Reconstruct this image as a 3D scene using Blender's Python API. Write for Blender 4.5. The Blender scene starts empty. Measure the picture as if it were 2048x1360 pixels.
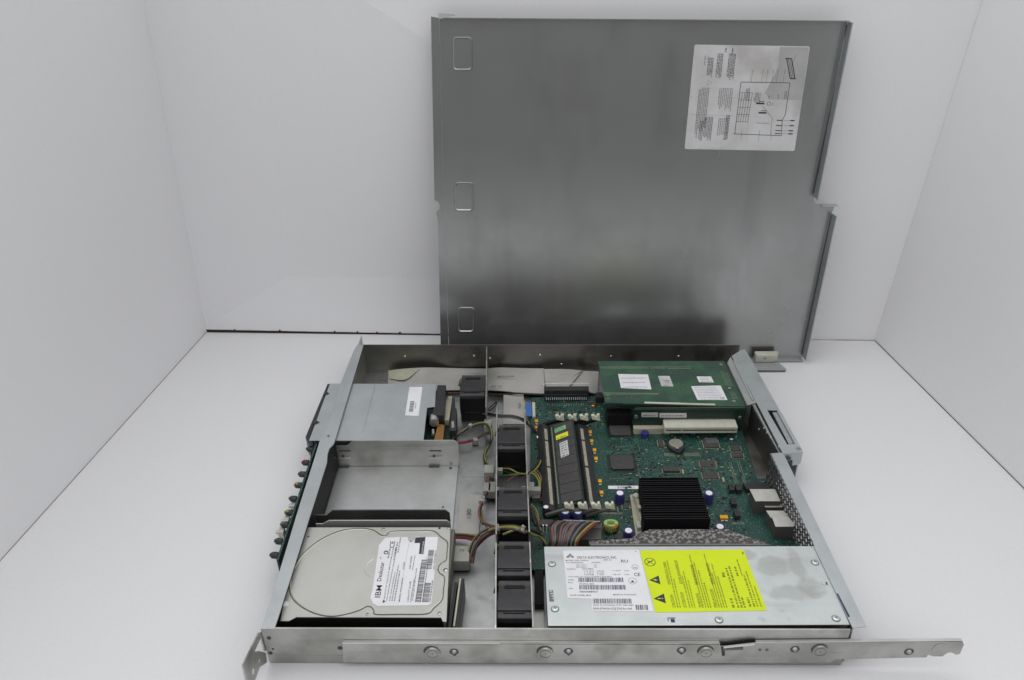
import bpy, math, random
from mathutils import Vector, Matrix
rnd = random.Random(7)
S = 0.001                      # authoring unit: millimetres
scene = bpy.context.scene
COL = scene.collection

# ------------------------------------------------------------------ camera (calibrated on the chassis)
F, CX, CY, CZ = 1642.28, 209.59, -410.19, 544.73
PITCH, YAW, ROLL = 0.549259, -0.0345876, -0.0260545
def cam_axes():
    cy, sy, cp, sp = math.cos(YAW), math.sin(YAW), math.cos(PITCH), math.sin(PITCH)
    f = Vector((sy*cp, cy*cp, -sp)); r = Vector((cy, -sy, 0)); u = r.cross(f)
    cr, sr = math.cos(ROLL), math.sin(ROLL)
    return cr*r+sr*u, -sr*r+cr*u, f
RX, UX, FX = cam_axes()
CAMP = Vector((CX, CY, CZ))
def ray(px, py): return FX*F + RX*(px-1024) + UX*(680-py)
def at(px, py, z):             # measured photo point -> point of the place at height z (mm)
    d = ray(px, py); t = (z-CZ)/d.z
    return Vector((CX+t*d.x, CY+t*d.y, z))
def atx(px, py, X):
    d = ray(px, py); t = (X-CX)/d.x
    return Vector((X, CY+t*d.y, CZ+t*d.z))
def aty(px, py, Y):
    d = ray(px, py); t = (Y-CY)/d.y
    return Vector((CX+t*d.x, Y, CZ+t*d.z))
def atp(px, py, p0, n):
    d = ray(px, py); t = (p0-CAMP).dot(n)/d.dot(n)
    return CAMP+t*d

cam = bpy.data.cameras.new('camera'); co = bpy.data.objects.new('camera', cam); COL.objects.link(co)
cam.sensor_width = 36; cam.lens = F/2048*36; cam.clip_start = 0.01; cam.clip_end = 50
m = Matrix.Identity(4)
for i in range(3):
    m[i][0], m[i][1], m[i][2], m[i][3] = RX[i], UX[i], -FX[i], CAMP[i]*S
co.matrix_world = m
scene.camera = co

# ------------------------------------------------------------------ materials
def lin(c):
    return tuple((x/12.92 if x <= .04045 else ((x+.055)/1.055)**2.4) for x in c)
MATS = {}
def mk(name, c1, c2=None, rough=.5, metal=0, ns=40, det=6, lo=.4, hi=.65, bump=0, bs=300, rvar=0, fleck=None, aniso=None, spec=.5, trans=0, stain=None, streak=None, spots=None):
    mt = bpy.data.materials.new(name); mt.use_nodes = True
    nt = mt.node_tree; N = nt.nodes; L = nt.links; b = N['Principled BSDF']
    b.inputs['Base Color'].default_value = (*c1, 1); b.inputs['Roughness'].default_value = rough
    b.inputs['Metallic'].default_value = metal; b.inputs['Specular IOR Level'].default_value = spec
    if trans: b.inputs['Transmission Weight'].default_value = trans
    tc = N.new('ShaderNodeTexCoord'); crd = tc.outputs['Object']
    if aniso:
        mp = N.new('ShaderNodeMapping'); mp.inputs['Scale'].default_value = aniso
        L.new(crd, mp.inputs['Vector']); crd2 = mp.outputs[0]
    else: crd2 = crd
    col = None
    if c2:
        n = N.new('ShaderNodeTexNoise'); n.inputs['Scale'].default_value = ns; n.inputs['Detail'].default_value = det; n.inputs['Roughness'].default_value = .6
        L.new(crd2, n.inputs['Vector'])
        r = N.new('ShaderNodeValToRGB'); r.color_ramp.elements[0].position = lo; r.color_ramp.elements[1].position = hi
        r.color_ramp.elements[0].color = (*c1, 1); r.color_ramp.elements[1].color = (*c2, 1)
        L.new(n.outputs[0], r.inputs[0]); col = r.outputs[0]
        if rvar:
            mr = N.new('ShaderNodeMapRange'); mr.inputs[1].default_value = .3; mr.inputs[2].default_value = .7
            mr.inputs[3].default_value = rough-rvar; mr.inputs[4].default_value = rough+rvar
            L.new(n.outputs[0], mr.inputs[0]); L.new(mr.outputs[0], b.inputs['Roughness'])
    if stain:                    # (colour, scale, lo, hi): blotches of dirt
        n = N.new('ShaderNodeTexNoise'); n.inputs['Scale'].default_value = stain[1]; n.inputs['Detail'].default_value = 3
        mp = N.new('ShaderNodeMapping'); mp.inputs['Location'].default_value = (3.1, 1.7, .4); L.new(crd, mp.inputs[0]); L.new(mp.outputs[0], n.inputs['Vector'])
        r = N.new('ShaderNodeMapRange'); r.inputs[1].default_value = stain[2]; r.inputs[2].default_value = stain[3]; L.new(n.outputs[0], r.inputs[0])
        mx = N.new('ShaderNodeMix'); mx.data_type = 'RGBA'; mx.inputs[7].default_value = (*stain[0], 1)
        if col: L.new(col, mx.inputs[6])
        else: mx.inputs[6].default_value = (*c1, 1)
        L.new(r.outputs[0], mx.inputs[0]); col = mx.outputs[2]
    if streak:                   # (colour, scale vector, lo, hi): long rubbed streaks
        n = N.new('ShaderNodeTexNoise'); n.inputs['Scale'].default_value = 1; n.inputs['Detail'].default_value = 5; n.inputs['Roughness'].default_value = .65
        mp = N.new('ShaderNodeMapping'); mp.inputs['Scale'].default_value = streak[1]; L.new(crd, mp.inputs[0]); L.new(mp.outputs[0], n.inputs['Vector'])
        r = N.new('ShaderNodeMapRange'); r.inputs[1].default_value = streak[2]; r.inputs[2].default_value = streak[3]; L.new(n.outputs[0], r.inputs[0])
        mx = N.new('ShaderNodeMix'); mx.data_type = 'RGBA'; mx.inputs[7].default_value = (*streak[0], 1)
        if col: L.new(col, mx.inputs[6])
        else: mx.inputs[6].default_value = (*c1, 1)
        L.new(r.outputs[0], mx.inputs[0]); col = mx.outputs[2]
    if spots:                    # (colour, [(x, y, z, rx, ry, rz) mm in object space]): rubbed grease patches with ragged edges
        for (x, y, z, rx_, ry_, rz_) in spots[1]:
            mp = N.new('ShaderNodeMapping'); mp.vector_type = 'POINT'; mp.inputs['Scale'].default_value = (1000/rx_, 1000/ry_, 1000/rz_)
            mp.inputs['Location'].default_value = (-x/rx_, -y/ry_, -z/rz_); L.new(crd, mp.inputs[0])
            ln_ = N.new('ShaderNodeVectorMath'); ln_.operation = 'LENGTH'; L.new(mp.outputs[0], ln_.inputs[0])
            n = N.new('ShaderNodeTexNoise'); n.inputs['Scale'].default_value = 90; n.inputs['Detail'].default_value = 3; L.new(crd, n.inputs['Vector'])
            ad = N.new('ShaderNodeMath'); ad.operation = 'ADD'; L.new(ln_.outputs['Value'], ad.inputs[0]); L.new(n.outputs[0], ad.inputs[1])
            r = N.new('ShaderNodeMapRange'); r.inputs[1].default_value = 1.5; r.inputs[2].default_value = 1.15; r.inputs[3].default_value = 0; r.inputs[4].default_value = .42; L.new(ad.outputs[0], r.inputs[0])
            mx = N.new('ShaderNodeMix'); mx.data_type = 'RGBA'; mx.inputs[7].default_value = (*spots[0], 1)
            if col: L.new(col, mx.inputs[6])
            else: mx.inputs[6].default_value = (*c1, 1)
            L.new(r.outputs[0], mx.inputs[0]); col = mx.outputs[2]
    if fleck:                    # (colour, scale, threshold): small specks
        v = N.new('ShaderNodeTexNoise'); v.inputs['Scale'].default_value = fleck[1]; v.inputs['Detail'].default_value = 1
        L.new(crd, v.inputs['Vector'])
        r = N.new('ShaderNodeMapRange'); r.inputs[1].default_value = fleck[2]; r.inputs[2].default_value = fleck[2]+.04; L.new(v.outputs[0], r.inputs[0])
        mx = N.new('ShaderNodeMix'); mx.data_type = 'RGBA'; mx.inputs[7].default_value = (*fleck[0], 1)
        if col: L.new(col, mx.inputs[6])
        else: mx.inputs[6].default_value = (*c1, 1)
        L.new(r.outputs[0], mx.inputs[0]); col = mx.outputs[2]
    if col: L.new(col, b.inputs['Base Color'])
    if bump:
        n = N.new('ShaderNodeTexNoise'); n.inputs['Scale'].default_value = bs; n.inputs['Detail'].default_value = 4; L.new(crd2, n.inputs['Vector'])
        bp = N.new('ShaderNodeBump'); bp.inputs['Strength'].default_value = bump; bp.inputs['Distance'].default_value = .001
        L.new(n.outputs[0], bp.inputs['Height']); L.new(bp.outputs[0], b.inputs['Normal'])
    MATS[name] = mt
    return mt
g = lambda v, t=(1, 1, 1): (v*t[0], v*t[1], v*t[2])
mk('board', (.81, .81, .82), (.785, .785, .80), rough=.75, ns=420, det=8, lo=.3, hi=.7, bump=.05, bs=500)
mk('table', (.735, .735, .745), (.71, .71, .72), rough=.7, ns=260, det=8, lo=.3, hi=.7, bump=.08, bs=90, stain=((.72, .72, .735), 11, .6, .85), fleck=((.4, .4, .4), 160, .80))
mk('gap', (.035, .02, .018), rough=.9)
mk('steel', (.56, .56, .53), (.38, .38, .355), rough=.42, metal=1, ns=14, rvar=.08, bump=.06, bs=700, stain=((.27, .265, .24), 24, .54, .74), streak=((.30, .295, .27), (5, 5, 70), .55, .75))
mk('steel_clean', (.63, .64, .64), (.50, .51, .51), rough=.45, metal=1, ns=20, rvar=.06, bump=.05, bs=700)
mk('steel_floor', (.50, .505, .505), (.34, .345, .34), rough=.4, metal=1, ns=18, rvar=.08, bump=.05, bs=600, stain=((.22, .22, .21), 30, .55, .72))
mk('steel_black', (.018, .018, .017), rough=.6, spec=.2)
mk('steel_dark', (.16, .16, .155), (.22, .22, .21), rough=.5, metal=1, ns=22, bump=.05)
mk('lid', (.39, .395, .39), (.29, .295, .29), rough=.25, metal=.86, ns=5, lo=.35, hi=.7, rvar=.06, bump=.012, bs=900, stain=((.30, .30, .29), 11, .54, .85), streak=((.25, .25, .25), (26, 26, 5.0), .52, .95))
mk('psu_top', (.63, .665, .66), (.56, .59, .585), rough=.47, metal=.85, ns=25, rvar=.05, bump=.03, bs=700, stain=((.36, .37, .34), 40, .66, .78), streak=((.48, .50, .49), (6, 60, 30), .55, .75), spots=((.34, .35, .325), [(73, 19, 37, 16, 12, 60), (93, 21, 37, 7, 20, 60), (55, 30, 37, 12, 7, 60), (82, -9, 37, 26, 9, 60), (97, -4, 37, 12, 12, 60)]))
mk('zinc', (.52, .55, .56), (.46, .49, .50), rough=.5, metal=.85, ns=30, bump=.03, bs=600)
mk('hdd', (.57, .57, .535), (.50, .50, .465), rough=.45, metal=.75, ns=14, bump=.05, bs=1500)
mk('groove', (.16, .155, .13), rough=.6, metal=.5)
mk('groove_highlight', (.78, .77, .66), rough=.35, metal=.8)  # painted highlight: pale line beside the groove and round the tape patch
mk('paper', (.76, .76, .78), (.70, .70, .72), rough=.65, ns=30)
mk('paper_grey', (.42, .41, .41), (.54, .53, .53), rough=.6, ns=40)
mk('paper_wedge', (.36, .355, .35), (.42, .41, .41), rough=.5, ns=30)
mk('paper_worn', (.60, .60, .61), (.50, .49, .48), rough=.55, ns=22, stain=((.45, .43, .42), 18, .56, .68))
mk('paper_yellow', (.62, .74, .0), (.58, .69, .0), rough=.55, ns=30)
mk('ink', (.03, .03, .045), rough=.6)
mk('ink_soft', (.07, .07, .08), rough=.6)
mk('ink_blue', (.03, .03, .085), rough=.6)
mk('ink_olive', (.07, .08, .01), rough=.6)
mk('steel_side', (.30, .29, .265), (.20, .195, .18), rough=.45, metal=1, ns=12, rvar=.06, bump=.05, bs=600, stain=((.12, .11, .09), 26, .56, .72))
mk('pcb', (.005, .034, .027), (.013, .070, .050), rough=.36, ns=38, lo=.35, hi=.68, bump=.1, bs=900, fleck=((.20, .30, .25), 900, .66))
mk('pcb_card', (.024, .064, .046), (.038, .105, .056), rough=.32, ns=28, lo=.45, hi=.6, bump=.05, bs=900, fleck=((.14, .26, .18), 1300, .72))
mk('pcb_dark', (.004, .020, .014), (.006, .029, .02), rough=.4, ns=60, bump=.05)
mk('black', (.018, .018, .02), (.028, .028, .032), rough=.45, ns=60, bump=.04, bs=900)
mk('black_fan', (.014, .014, .017), (.023, .022, .025), rough=.42, ns=60, bump=.06, bs=700, stain=((.045, .042, .038), 60, .56, .8))
mk('black_matt', (.006, .006, .007), rough=.5, spec=.25)
mk('anod', (.0055, .0055, .007), rough=.45, metal=.0, spec=.3)
mk('chip', (.045, .042, .042), (.06, .056, .054), rough=.55, ns=300)
mk('silk', (.13, .20, .17), rough=.5)
mk('chip_pale', (.10, .10, .10), rough=.4)
mk('beige', (.46, .44, .33), (.38, .36, .27), rough=.5, ns=60)
mk('cream', (.55, .55, .46), (.47, .47, .39), rough=.5, ns=60)
mk('port', (.56, .55, .51), (.48, .47, .44), rough=.5, metal=.35, ns=90)
mk('port_side', (.14, .13, .12), rough=.5, metal=.5)  # darkened to carry the shade on port sides; also grey arms and plugs
mk('orange', (.75, .36, .02), rough=.45)
mk('brown_flex', (.25, .115, .03), rough=.4)
mk('blue', (.035, .035, .17), rough=.35)
mk('blue_tape', (.05, .15, .40), rough=.5)
mk('white', (.8, .8, .8), rough=.5)
mk('silver', (.75, .75, .75), rough=.25, metal=1)
mk('screw', (.50, .49, .47), (.36, .35, .33), rough=.32, metal=1, ns=300)
mk('gold', (.6, .55, .4), rough=.4, metal=.8)
mk('coin', (.50, .49, .42), rough=.4, metal=.9)
mk('ribbon', (.42, .41, .385), (.35, .34, .32), rough=.55, ns=20, bump=.25, bs=1, aniso=(1, 1, 1))
mk('nylon', (.36, .36, .33), (.28, .28, .25), rough=.45, ns=60)
mk('sponge', (.07, .066, .063), (.26, .25, .24), rough=.95, ns=330, det=3, lo=.5, hi=.56, bump=.6, bs=300)
mk('tape', (.46, .46, .34), (.40, .40, .30), rough=.4, ns=60)
mk('slot', (.42, .40, .30), (.20, .19, .14), rough=.5, ns=700)
mk('latch_cream', (.66, .66, .53), (.58, .58, .46), rough=.5, ns=60)
mk('lime', (.36, .52, .16), rough=.45)
mk('copper', (.5, .2, .06), rough=.35, metal=1)
for n_, c in dict(w_black=(.02, .018, .018), w_yellow=(.27, .26, .05), w_red=(.17, .03, .025), w_orange=(.19, .085, .065), w_brown=(.08, .055, .045), w_grey=(.14, .13, .14), w_green=(.06, .16, .05), w_mag=(.25, .015, .05), w_blue=(.02, .05, .14)).items():
    mk(n_, c, tuple(x*.6 for x in c), rough=.5, ns=90)
mk('led_dark', (.02, .05, .035), rough=.2)
mk('led_green', (.03, .12, .06), rough=.2)
mk('led_red', (.22, .015, .02), rough=.2)
mk('led_yellow', (.28, .26, .04), rough=.2)
mk('sticker_green', (.22, .50, .22), rough=.5)
mk('sticker_yellow', (.72, .74, .03), rough=.5)
# perforated / ribbed ribbon cable look: fine parallel lines along the cable
def ribbon_mat(name, axis):
    mt = bpy.data.materials.new(name); mt.use_nodes = True; nt = mt.node_tree; N = nt.nodes; L = nt.links; b = N['Principled BSDF']
    tc = N.new('ShaderNodeTexCoord'); w = N.new('ShaderNodeTexWave'); w.bands_direction = axis; w.inputs['Scale'].default_value = 250; w.inputs['Distortion'].default_value = 0
    L.new(tc.outputs['Object'], w.inputs['Vector'])
    n = N.new('ShaderNodeTexNoise'); n.inputs['Scale'].default_value = 25; n.inputs['Detail'].default_value = 4; L.new(tc.outputs['Object'], n.inputs['Vector'])
    r = N.new('ShaderNodeValToRGB'); r.color_ramp.elements[0].position = .35; r.color_ramp.elements[1].position = .65
    r.color_ramp.elements[0].color = (.33, .325, .30, 1); r.color_ramp.elements[1].color = (.43, .42, .395, 1)
    L.new(n.outputs[0], r.inputs[0]); L.new(r.outputs[0], b.inputs['Base Color'])
    bp = N.new('ShaderNodeBump'); bp.inputs['Strength'].default_value = .25; bp.inputs['Distance'].default_value = .0004
    L.new(w.outputs[0], bp.inputs['Height']); L.new(bp.outputs[0], b.inputs['Normal']); b.inputs['Roughness'].default_value = .55
    MATS[name] = mt
ribbon_mat('ribbon_x', 'Y'); ribbon_mat('ribbon_y', 'X')

# ------------------------------------------------------------------ text cache
_T = {}
def glyphs(s):
    if s in _T: return _T[s]
    cu = bpy.data.curves.new('t', 'FONT'); cu.body = s; cu.size = 1; cu.resolution_u = 2; cu.offset = .009
    o = bpy.data.objects.new('t', cu); COL.objects.link(o)
    dg = bpy.context.evaluated_depsgraph_get(); me = bpy.data.meshes.new_from_object(o.evaluated_get(dg))
    vs = [v.co.copy() for v in me.vertices]; fs = [tuple(p.vertices) for p in me.polygons]
    w = max((v.x for v in vs), default=0)
    bpy.data.objects.remove(o); bpy.data.curves.remove(cu); bpy.data.meshes.remove(me)
    _T[s] = (vs, fs, w); return _T[s]

# ------------------------------------------------------------------ mesh builder (mm, place coordinates)
class MB:
    def __init__(s): s.v = []; s.f = []; s.mi = []; s.mats = []
    def _m(s, m):
        if m not in s.mats: s.mats.append(m)
        return s.mats.index(m)
    def add(s, vs, fs, m):
        o = len(s.v); s.v += [Vector(v) for v in vs]; k = s._m(m)
        for f in fs: s.f.append([o+i for i in f]); s.mi.append(k)
        return s
    def box(s, x0, y0, z0, x1, y1, z1, m):
        return s.prism([(x0, y0), (x1, y0), (x1, y1), (x0, y1)], z0, z1, m)
    def prism(s, poly, z0, z1, m):
        A = sum(poly[i][0]*poly[(i+1) % len(poly)][1]-poly[(i+1) % len(poly)][0]*poly[i][1] for i in range(len(poly)))
        if A < 0: poly = poly[::-1]
        n = len(poly); vs = [(p[0], p[1], z0) for p in poly]+[(p[0], p[1], z1) for p in poly]
        return s.add(vs, [list(range(n))[::-1], list(range(n, 2*n))]+[[i, (i+1) % n, n+(i+1) % n, n+i] for i in range(n)], m)
    def slab(s, pts, off, m):     # closed plate: polygon of 3D points, extruded by vector off
        pts = [Vector(p) for p in pts]; off = Vector(off); n = len(pts)
        nn = Vector((0, 0, 0))
        for i in range(n): nn += pts[i].cross(pts[(i+1) % n])
        if nn.dot(off) < 0: pts = pts[::-1]
        return s.add(pts+[p+off for p in pts], [list(range(n))[::-1], list(range(n, 2*n))]+[[i, (i+1) % n, n+(i+1) % n, n+i] for i in range(n)], m)
    def bar(s, a, b, w, h, m, up=(0, 0, 1)):  # rectangular bar from a to b
        a = Vector(a); b = Vector(b); d = (b-a).normalized(); u = Vector(up); sd = d.cross(u).normalized()*w/2; uu = sd.cross(d).normalized()*h/2
        return s.slab([a-sd-uu, a+sd-uu, a+sd+uu, a-sd+uu], b-a, m)
    def cyl(s, c, r, h, m, ax=(0, 0, 1), n=20, r2=None, dome=0):
        c = Vector(c); ax = Vector(ax).normalized(); r2 = r if r2 is None else r2
        t = Vector((1, 0, 0)) if abs(ax.x) < .8 else Vector((0, 1, 0)); e1 = ax.cross(t).normalized(); e2 = ax.cross(e1)
        rings = [(r, 0), (r2, h)]
        if dome: rings += [(r2*.8, h+dome*.6), (r2*.4, h+dome*.95)]
        vs = []
        for rr, hh in rings: vs += [c+ax*hh+(e1*math.cos(2*math.pi*i/n)+e2*math.sin(2*math.pi*i/n))*rr for i in range(n)]
        fs = [list(range(n))[::-1]]
        for k in range(len(rings)-1): fs += [[k*n+i, k*n+(i+1) % n, (k+1)*n+(i+1) % n, (k+1)*n+i] for i in range(n)]
        fs.append([(len(rings)-1)*n+i for i in range(n)])
        return s.add(vs, fs, m)
    def ring(s, c, r0, r1, h, m, ax=(0, 0, 1), n=24):
        c = Vector(c); ax = Vector(ax).normalized(); t = Vector((1, 0, 0)) if abs(ax.x) < .8 else Vector((0, 1, 0)); e1 = ax.cross(t).normalized(); e2 = ax.cross(e1)
        vs = []
        for rr, hh in ((r0, 0), (r1, 0), (r1, h), (r0, h)): vs += [c+ax*hh+(e1*math.cos(2*math.pi*i/n)+e2*math.sin(2*math.pi*i/n))*rr for i in range(n)]
        fs = []
        for k in range(4): fs += [[k*n+i, k*n+(i+1) % n, ((k+1) % 4)*n+(i+1) % n, ((k+1) % 4)*n+i] for i in range(n)]
        return s.add(vs, fs, m)
    def tube(s, pts, r, m, n=7, sub=6, closed=False):
        P = [Vector(p) for p in pts]; Q = []
        if len(P) > 2:
            E = ([P[-1]]+P+[P[0], P[1]]) if closed else [P[0]*2-P[1]]+P+[P[-1]*2-P[-2]]
            for i in range(1, len(E)-2):
                a, b, c, d = E[i-1:i+3]
                for k in range(sub):
                    t = k/sub; Q.append(.5*((2*b)+(c-a)*t+(2*a-5*b+4*c-d)*t*t+(3*b-a-3*c+d)*t**3))
            if not closed: Q.append(P[-1])
        else: Q = P
        N_ = len(Q); vs = []; up = Vector((.3, .2, 1)).normalized()
        for i, q in enumerate(Q):
            d = (Q[(i+1) % N_]-Q[i-1]) if closed else (Q[min(i+1, N_-1)]-Q[max(i-1, 0)])
            d.normalize(); e1 = d.cross(up); e1.normalize(); e2 = d.cross(e1)
            vs += [q+(e1*math.cos(2*math.pi*k/n)+e2*math.sin(2*math.pi*k/n))*r for k in range(n)]
        fs = []
        for i in range(N_ if closed else N_-1):
            j = (i+1) % N_
            fs += [[i*n+k, i*n+(k+1) % n, j*n+(k+1) % n, j*n+k] for k in range(n)]
        if not closed: fs += [list(range(n))[::-1], [(N_-1)*n+k for k in range(n)]]
        return s.add(vs, fs, m)
    def strip(s, L, R, th, m):    # thick band through two edge polylines
        n = len(L); L = [Vector(p) for p in L]; R = [Vector(p) for p in R]; dn = Vector((0, 0, -th))
        vs = L+R+[p+dn for p in L]+[p+dn for p in R]; fs = []
        for i in range(n-1):
            fs += [[i, n+i, n+i+1, i+1], [2*n+i, 2*n+i+1, 3*n+i+1, 3*n+i], [i, i+1, 2*n+i+1, 2*n+i], [n+i, 3*n+i, 3*n+i+1, n+i+1]]
        fs += [[0, 2*n, 3*n, n], [n-1, 2*n-1, 4*n-1, 3*n-1]]
        return s.add(vs, fs, m)
    def text(s, t, o, ex, ey, h, m, fit=None, align=0):
        vs, fs, w = glyphs(t); k = h/.72; kx = (fit/w if fit else k); o = Vector(o)-Vector(ex)*(w*kx*align)
        return s.add([o+Vector(ex)*v.x*kx+Vector(ey)*v.y*k for v in vs], fs, m)
    def rect(s, o, ex, ey, x0, y0, x1, y1, m):
        o = Vector(o); ex = Vector(ex); ey = Vector(ey)
        return s.add([o+ex*x0+ey*y0, o+ex*x1+ey*y0, o+ex*x1+ey*y1, o+ex*x0+ey*y1], [[0, 1, 2, 3]], m)
    def greek(s, o, ex, ey, x, y, length, h, m):     # printed line too small to read in the photograph
        p = x
        while p < x+length-.4:
            w = rnd.uniform(.5, 2.2)*h; w = min(w, x+length-p)
            q = p
            while q < p+w-.05:
                cw = rnd.uniform(.25, .5)*h; cw = min(cw, p+w-q); s.rect(o, ex, ey, q, y, q+cw*.8, y+h*rnd.uniform(.7, 1), m); q += cw*1.25
            p += w+h*.5
        return s
    def barcode(s, o, ex, ey, x, y, length, h, m):
        p = x
        while p < x+length:
            w = rnd.choice((.25, .35, .55, .75)); s.rect(o, ex, ey, p, y, p+w, y+h, m); p += w+rnd.choice((.25, .35, .55))
        return s
    def poly(s, pts, m, h=0): return s.add(pts, [list(range(len(pts)))], m)
    def screw(s, c, r, m='screw', ax=(0, 0, 1)):
        s.cyl(c, r, r*.28, m, ax, 18, r2=r*.93, dome=r*.2)
        ax = Vector(ax).normalized(); t = Vector((1, .4, 0)) if abs(ax.x) < .8 else Vector((0, 1, .4)); e = (t-ax*t.dot(ax)).normalized(); e2 = ax.cross(e)
        c = Vector(c)+ax*(r*.5)
        for a, b in ((e, e2), (e2, e)):
            s.slab([c-a*r*.5-b*r*.08, c+a*r*.5-b*r*.08, c+a*r*.5+b*r*.08, c-a*r*.5+b*r*.08], ax*.05, 'steel_dark')
        return s
    def build(s, name, parent=None, bevel=0, smooth=True, label=None):
        loc = Vector((0, 0, 0)); p = parent
        while p: loc = loc+p.location; p = p.parent
        me = bpy.data.meshes.new(name); me.from_pydata([tuple(v*S-loc) for v in s.v], [], s.f)
        for mm in s.mats: me.materials.append(MATS[mm])
        me.polygons.foreach_set('material_index', s.mi)
        if smooth:
            me.polygons.foreach_set('use_smooth', [True]*len(me.polygons)); me.set_sharp_from_angle(angle=math.radians(32))
        me.update()
        o = bpy.data.objects.new(name, me); COL.objects.link(o); o.parent = parent
        if bevel:
            b = o.modifiers.new('edge', 'BEVEL'); b.width = bevel*S; b.segments = 2; b.limit_method = 'ANGLE'; b.angle_limit = math.radians(40); b.harden_normals = False
        if label: o['label'] = label
        return o
def tag(o, label=None, cat=None, group=None, kind=None):
    if label: o['label'] = label
    if cat: o['category'] = cat
    if group: o['group'] = group
    if kind: o['kind'] = kind
    return o
def thing(name, label, cat, loc=(0, 0, 0), group=None):
    o = bpy.data.objects.new(name, None); COL.objects.link(o); o.location = Vector(loc)*S; o.empty_display_size = .01
    return tag(o, label, cat, group)
def copy_thing(o, loc, label):
    c = o.copy(); COL.objects.link(c); c.location = Vector(loc)*S; c['label'] = label
    for ch in list(o.children):
        d = ch.copy(); COL.objects.link(d); d.parent = c
        for gch in list(ch.children):
            e = gch.copy(); COL.objects.link(e); e.parent = d
    return c
Z = (0, 0, 1)
def rrect(x0, y0, x1, y1, r, n=5):
    out = []
    for cx, cy, a in ((x1-r, y0+r, -90), (x1-r, y1-r, 0), (x0+r, y1-r, 90), (x0+r, y0+r, 180)):
        for i in range(n+1):
            t = math.radians(a+90*i/n); out.append((cx+r*math.cos(t), cy+r*math.sin(t)))
    return out
def px4(z, *p): return [tuple(at(a, b, z)) for a, b in p]
def px2(z, *p): return [tuple(at(a, b, z)[:2]) for a, b in p]

# ================================================================== THE SETTING
B = MB()
B.slab([(-900, -1100, 0), (1300, -1100, 0), (1300, 620, 0), (-900, 620, 0)], (0, 0, -12), 'table')
tag(B.build('floor', smooth=False), kind='structure', label='white board floor under the open server case')
BL, BR = Vector((-223, 505, 0)), Vector((631, 471, 0))
TL, TR = Vector((-223+.0553*560, 505, 560)), Vector((631+.1*560, 471+.074*560, 560))
def wall(name, pts, off, label):
    w = MB(); w.slab(pts, off, 'board'); o = w.build(name, smooth=False); tag(o, label=label, kind='structure'); return o
dz = Vector((0, 0, 1))
bw = wall('back_wall', [BL+dz*.5-Vector((12, 0, 0)), BR+dz*.5+Vector((12, 0, 0)), TR+Vector((12, 0, 0)), TL-Vector((12, 0, 0))], (0, 6, 0), 'white foam board standing behind the lid')
LF = BL+Vector((-51, -399, 0))*2.1; LFT = LF+(TL-BL)
wall('left_wall', [BL+dz*.4, TL, LFT, LF+dz*.4], (-6, 0, 0), 'white foam board side wall with a slight lean')
RF = BR+Vector((46, -273, 0))*3.2; RFT = RF+(TR-BR)*.9
wall('right_wall', [BR+dz*.4, TR, RFT, RF+dz*.4], (6, 0, 0), 'white foam board side wall beyond the rear of the case')
# dark open seam under the back board, with burrs
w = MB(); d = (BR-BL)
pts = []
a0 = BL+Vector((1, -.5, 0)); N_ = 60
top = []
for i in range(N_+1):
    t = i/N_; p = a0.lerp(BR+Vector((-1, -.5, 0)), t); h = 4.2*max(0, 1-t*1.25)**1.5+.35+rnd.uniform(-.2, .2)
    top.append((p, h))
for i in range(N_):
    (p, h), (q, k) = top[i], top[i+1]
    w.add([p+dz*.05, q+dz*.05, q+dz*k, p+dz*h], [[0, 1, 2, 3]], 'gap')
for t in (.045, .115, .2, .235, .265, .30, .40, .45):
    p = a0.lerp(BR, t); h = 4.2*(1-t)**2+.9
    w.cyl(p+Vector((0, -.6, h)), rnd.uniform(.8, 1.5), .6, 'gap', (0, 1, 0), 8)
for A_, C_, o_, h_ in ((BR, RF, (-.4, 0, 0), 1.1), (BL, LF, (.4, 0, 0), .5)):  # dark strips along the side-wall joints; the right one paints a shadow line
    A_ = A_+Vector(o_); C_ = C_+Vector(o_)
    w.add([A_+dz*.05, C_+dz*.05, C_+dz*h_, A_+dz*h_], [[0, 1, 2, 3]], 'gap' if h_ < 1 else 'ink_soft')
w.build('seam_and_shadow_line', bw, smooth=False)

# ================================================================== CHASSIS
ch = thing('server_case', 'low open steel server case lying flat with its inside exposed', 'computer case', (220, 200, 0))
b = MB(); b.box(1.2, 1.4, 1, 441, 405, 2, 'steel_floor')
# raised long emboss and marks in floor
b.box(134, 215, 2.05, 165, 219, 2.5, 'steel_floor')
b.build('base_tray', ch)
b = MB(); b.prism([(0, 0), (440, 0), (440, 1.3), (0, 1.3)], 0, 40, 'steel')
for px, py, r in ((538, 1276, 1.7), (541, 1306, 1.7), (546, 1298, .9), (680, 1296, 2)):
    p = aty(px, py, -.05); b.cyl(p, r, .2, 'ink_soft', (0, -1, 0), 14)
b.build('side_panel', ch)
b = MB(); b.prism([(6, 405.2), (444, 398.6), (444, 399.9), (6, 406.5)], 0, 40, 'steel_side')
for px, py in ((810, 713), (948, 712), (1080, 710), (1222, 713), (1357, 713), (1123, 729), (980, 717)):
    p = aty(px, py, 404.6-.015*(px-718)*.6); b.cyl(p, 1.7, .8, 'screw', (0, -1, 0), 14, r2=1.2); b.cyl(p+Vector((0, -.8, .2)), .7, .1, 'silver', (0, -1, 0), 8)
for px, py in ((725, 713), (726, 739), ):
    p = aty(px, py, 404.6); b.cyl(p, .9, .2, 'white', (0, -1, 0), 10)
b.build('side_panel', ch)
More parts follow.
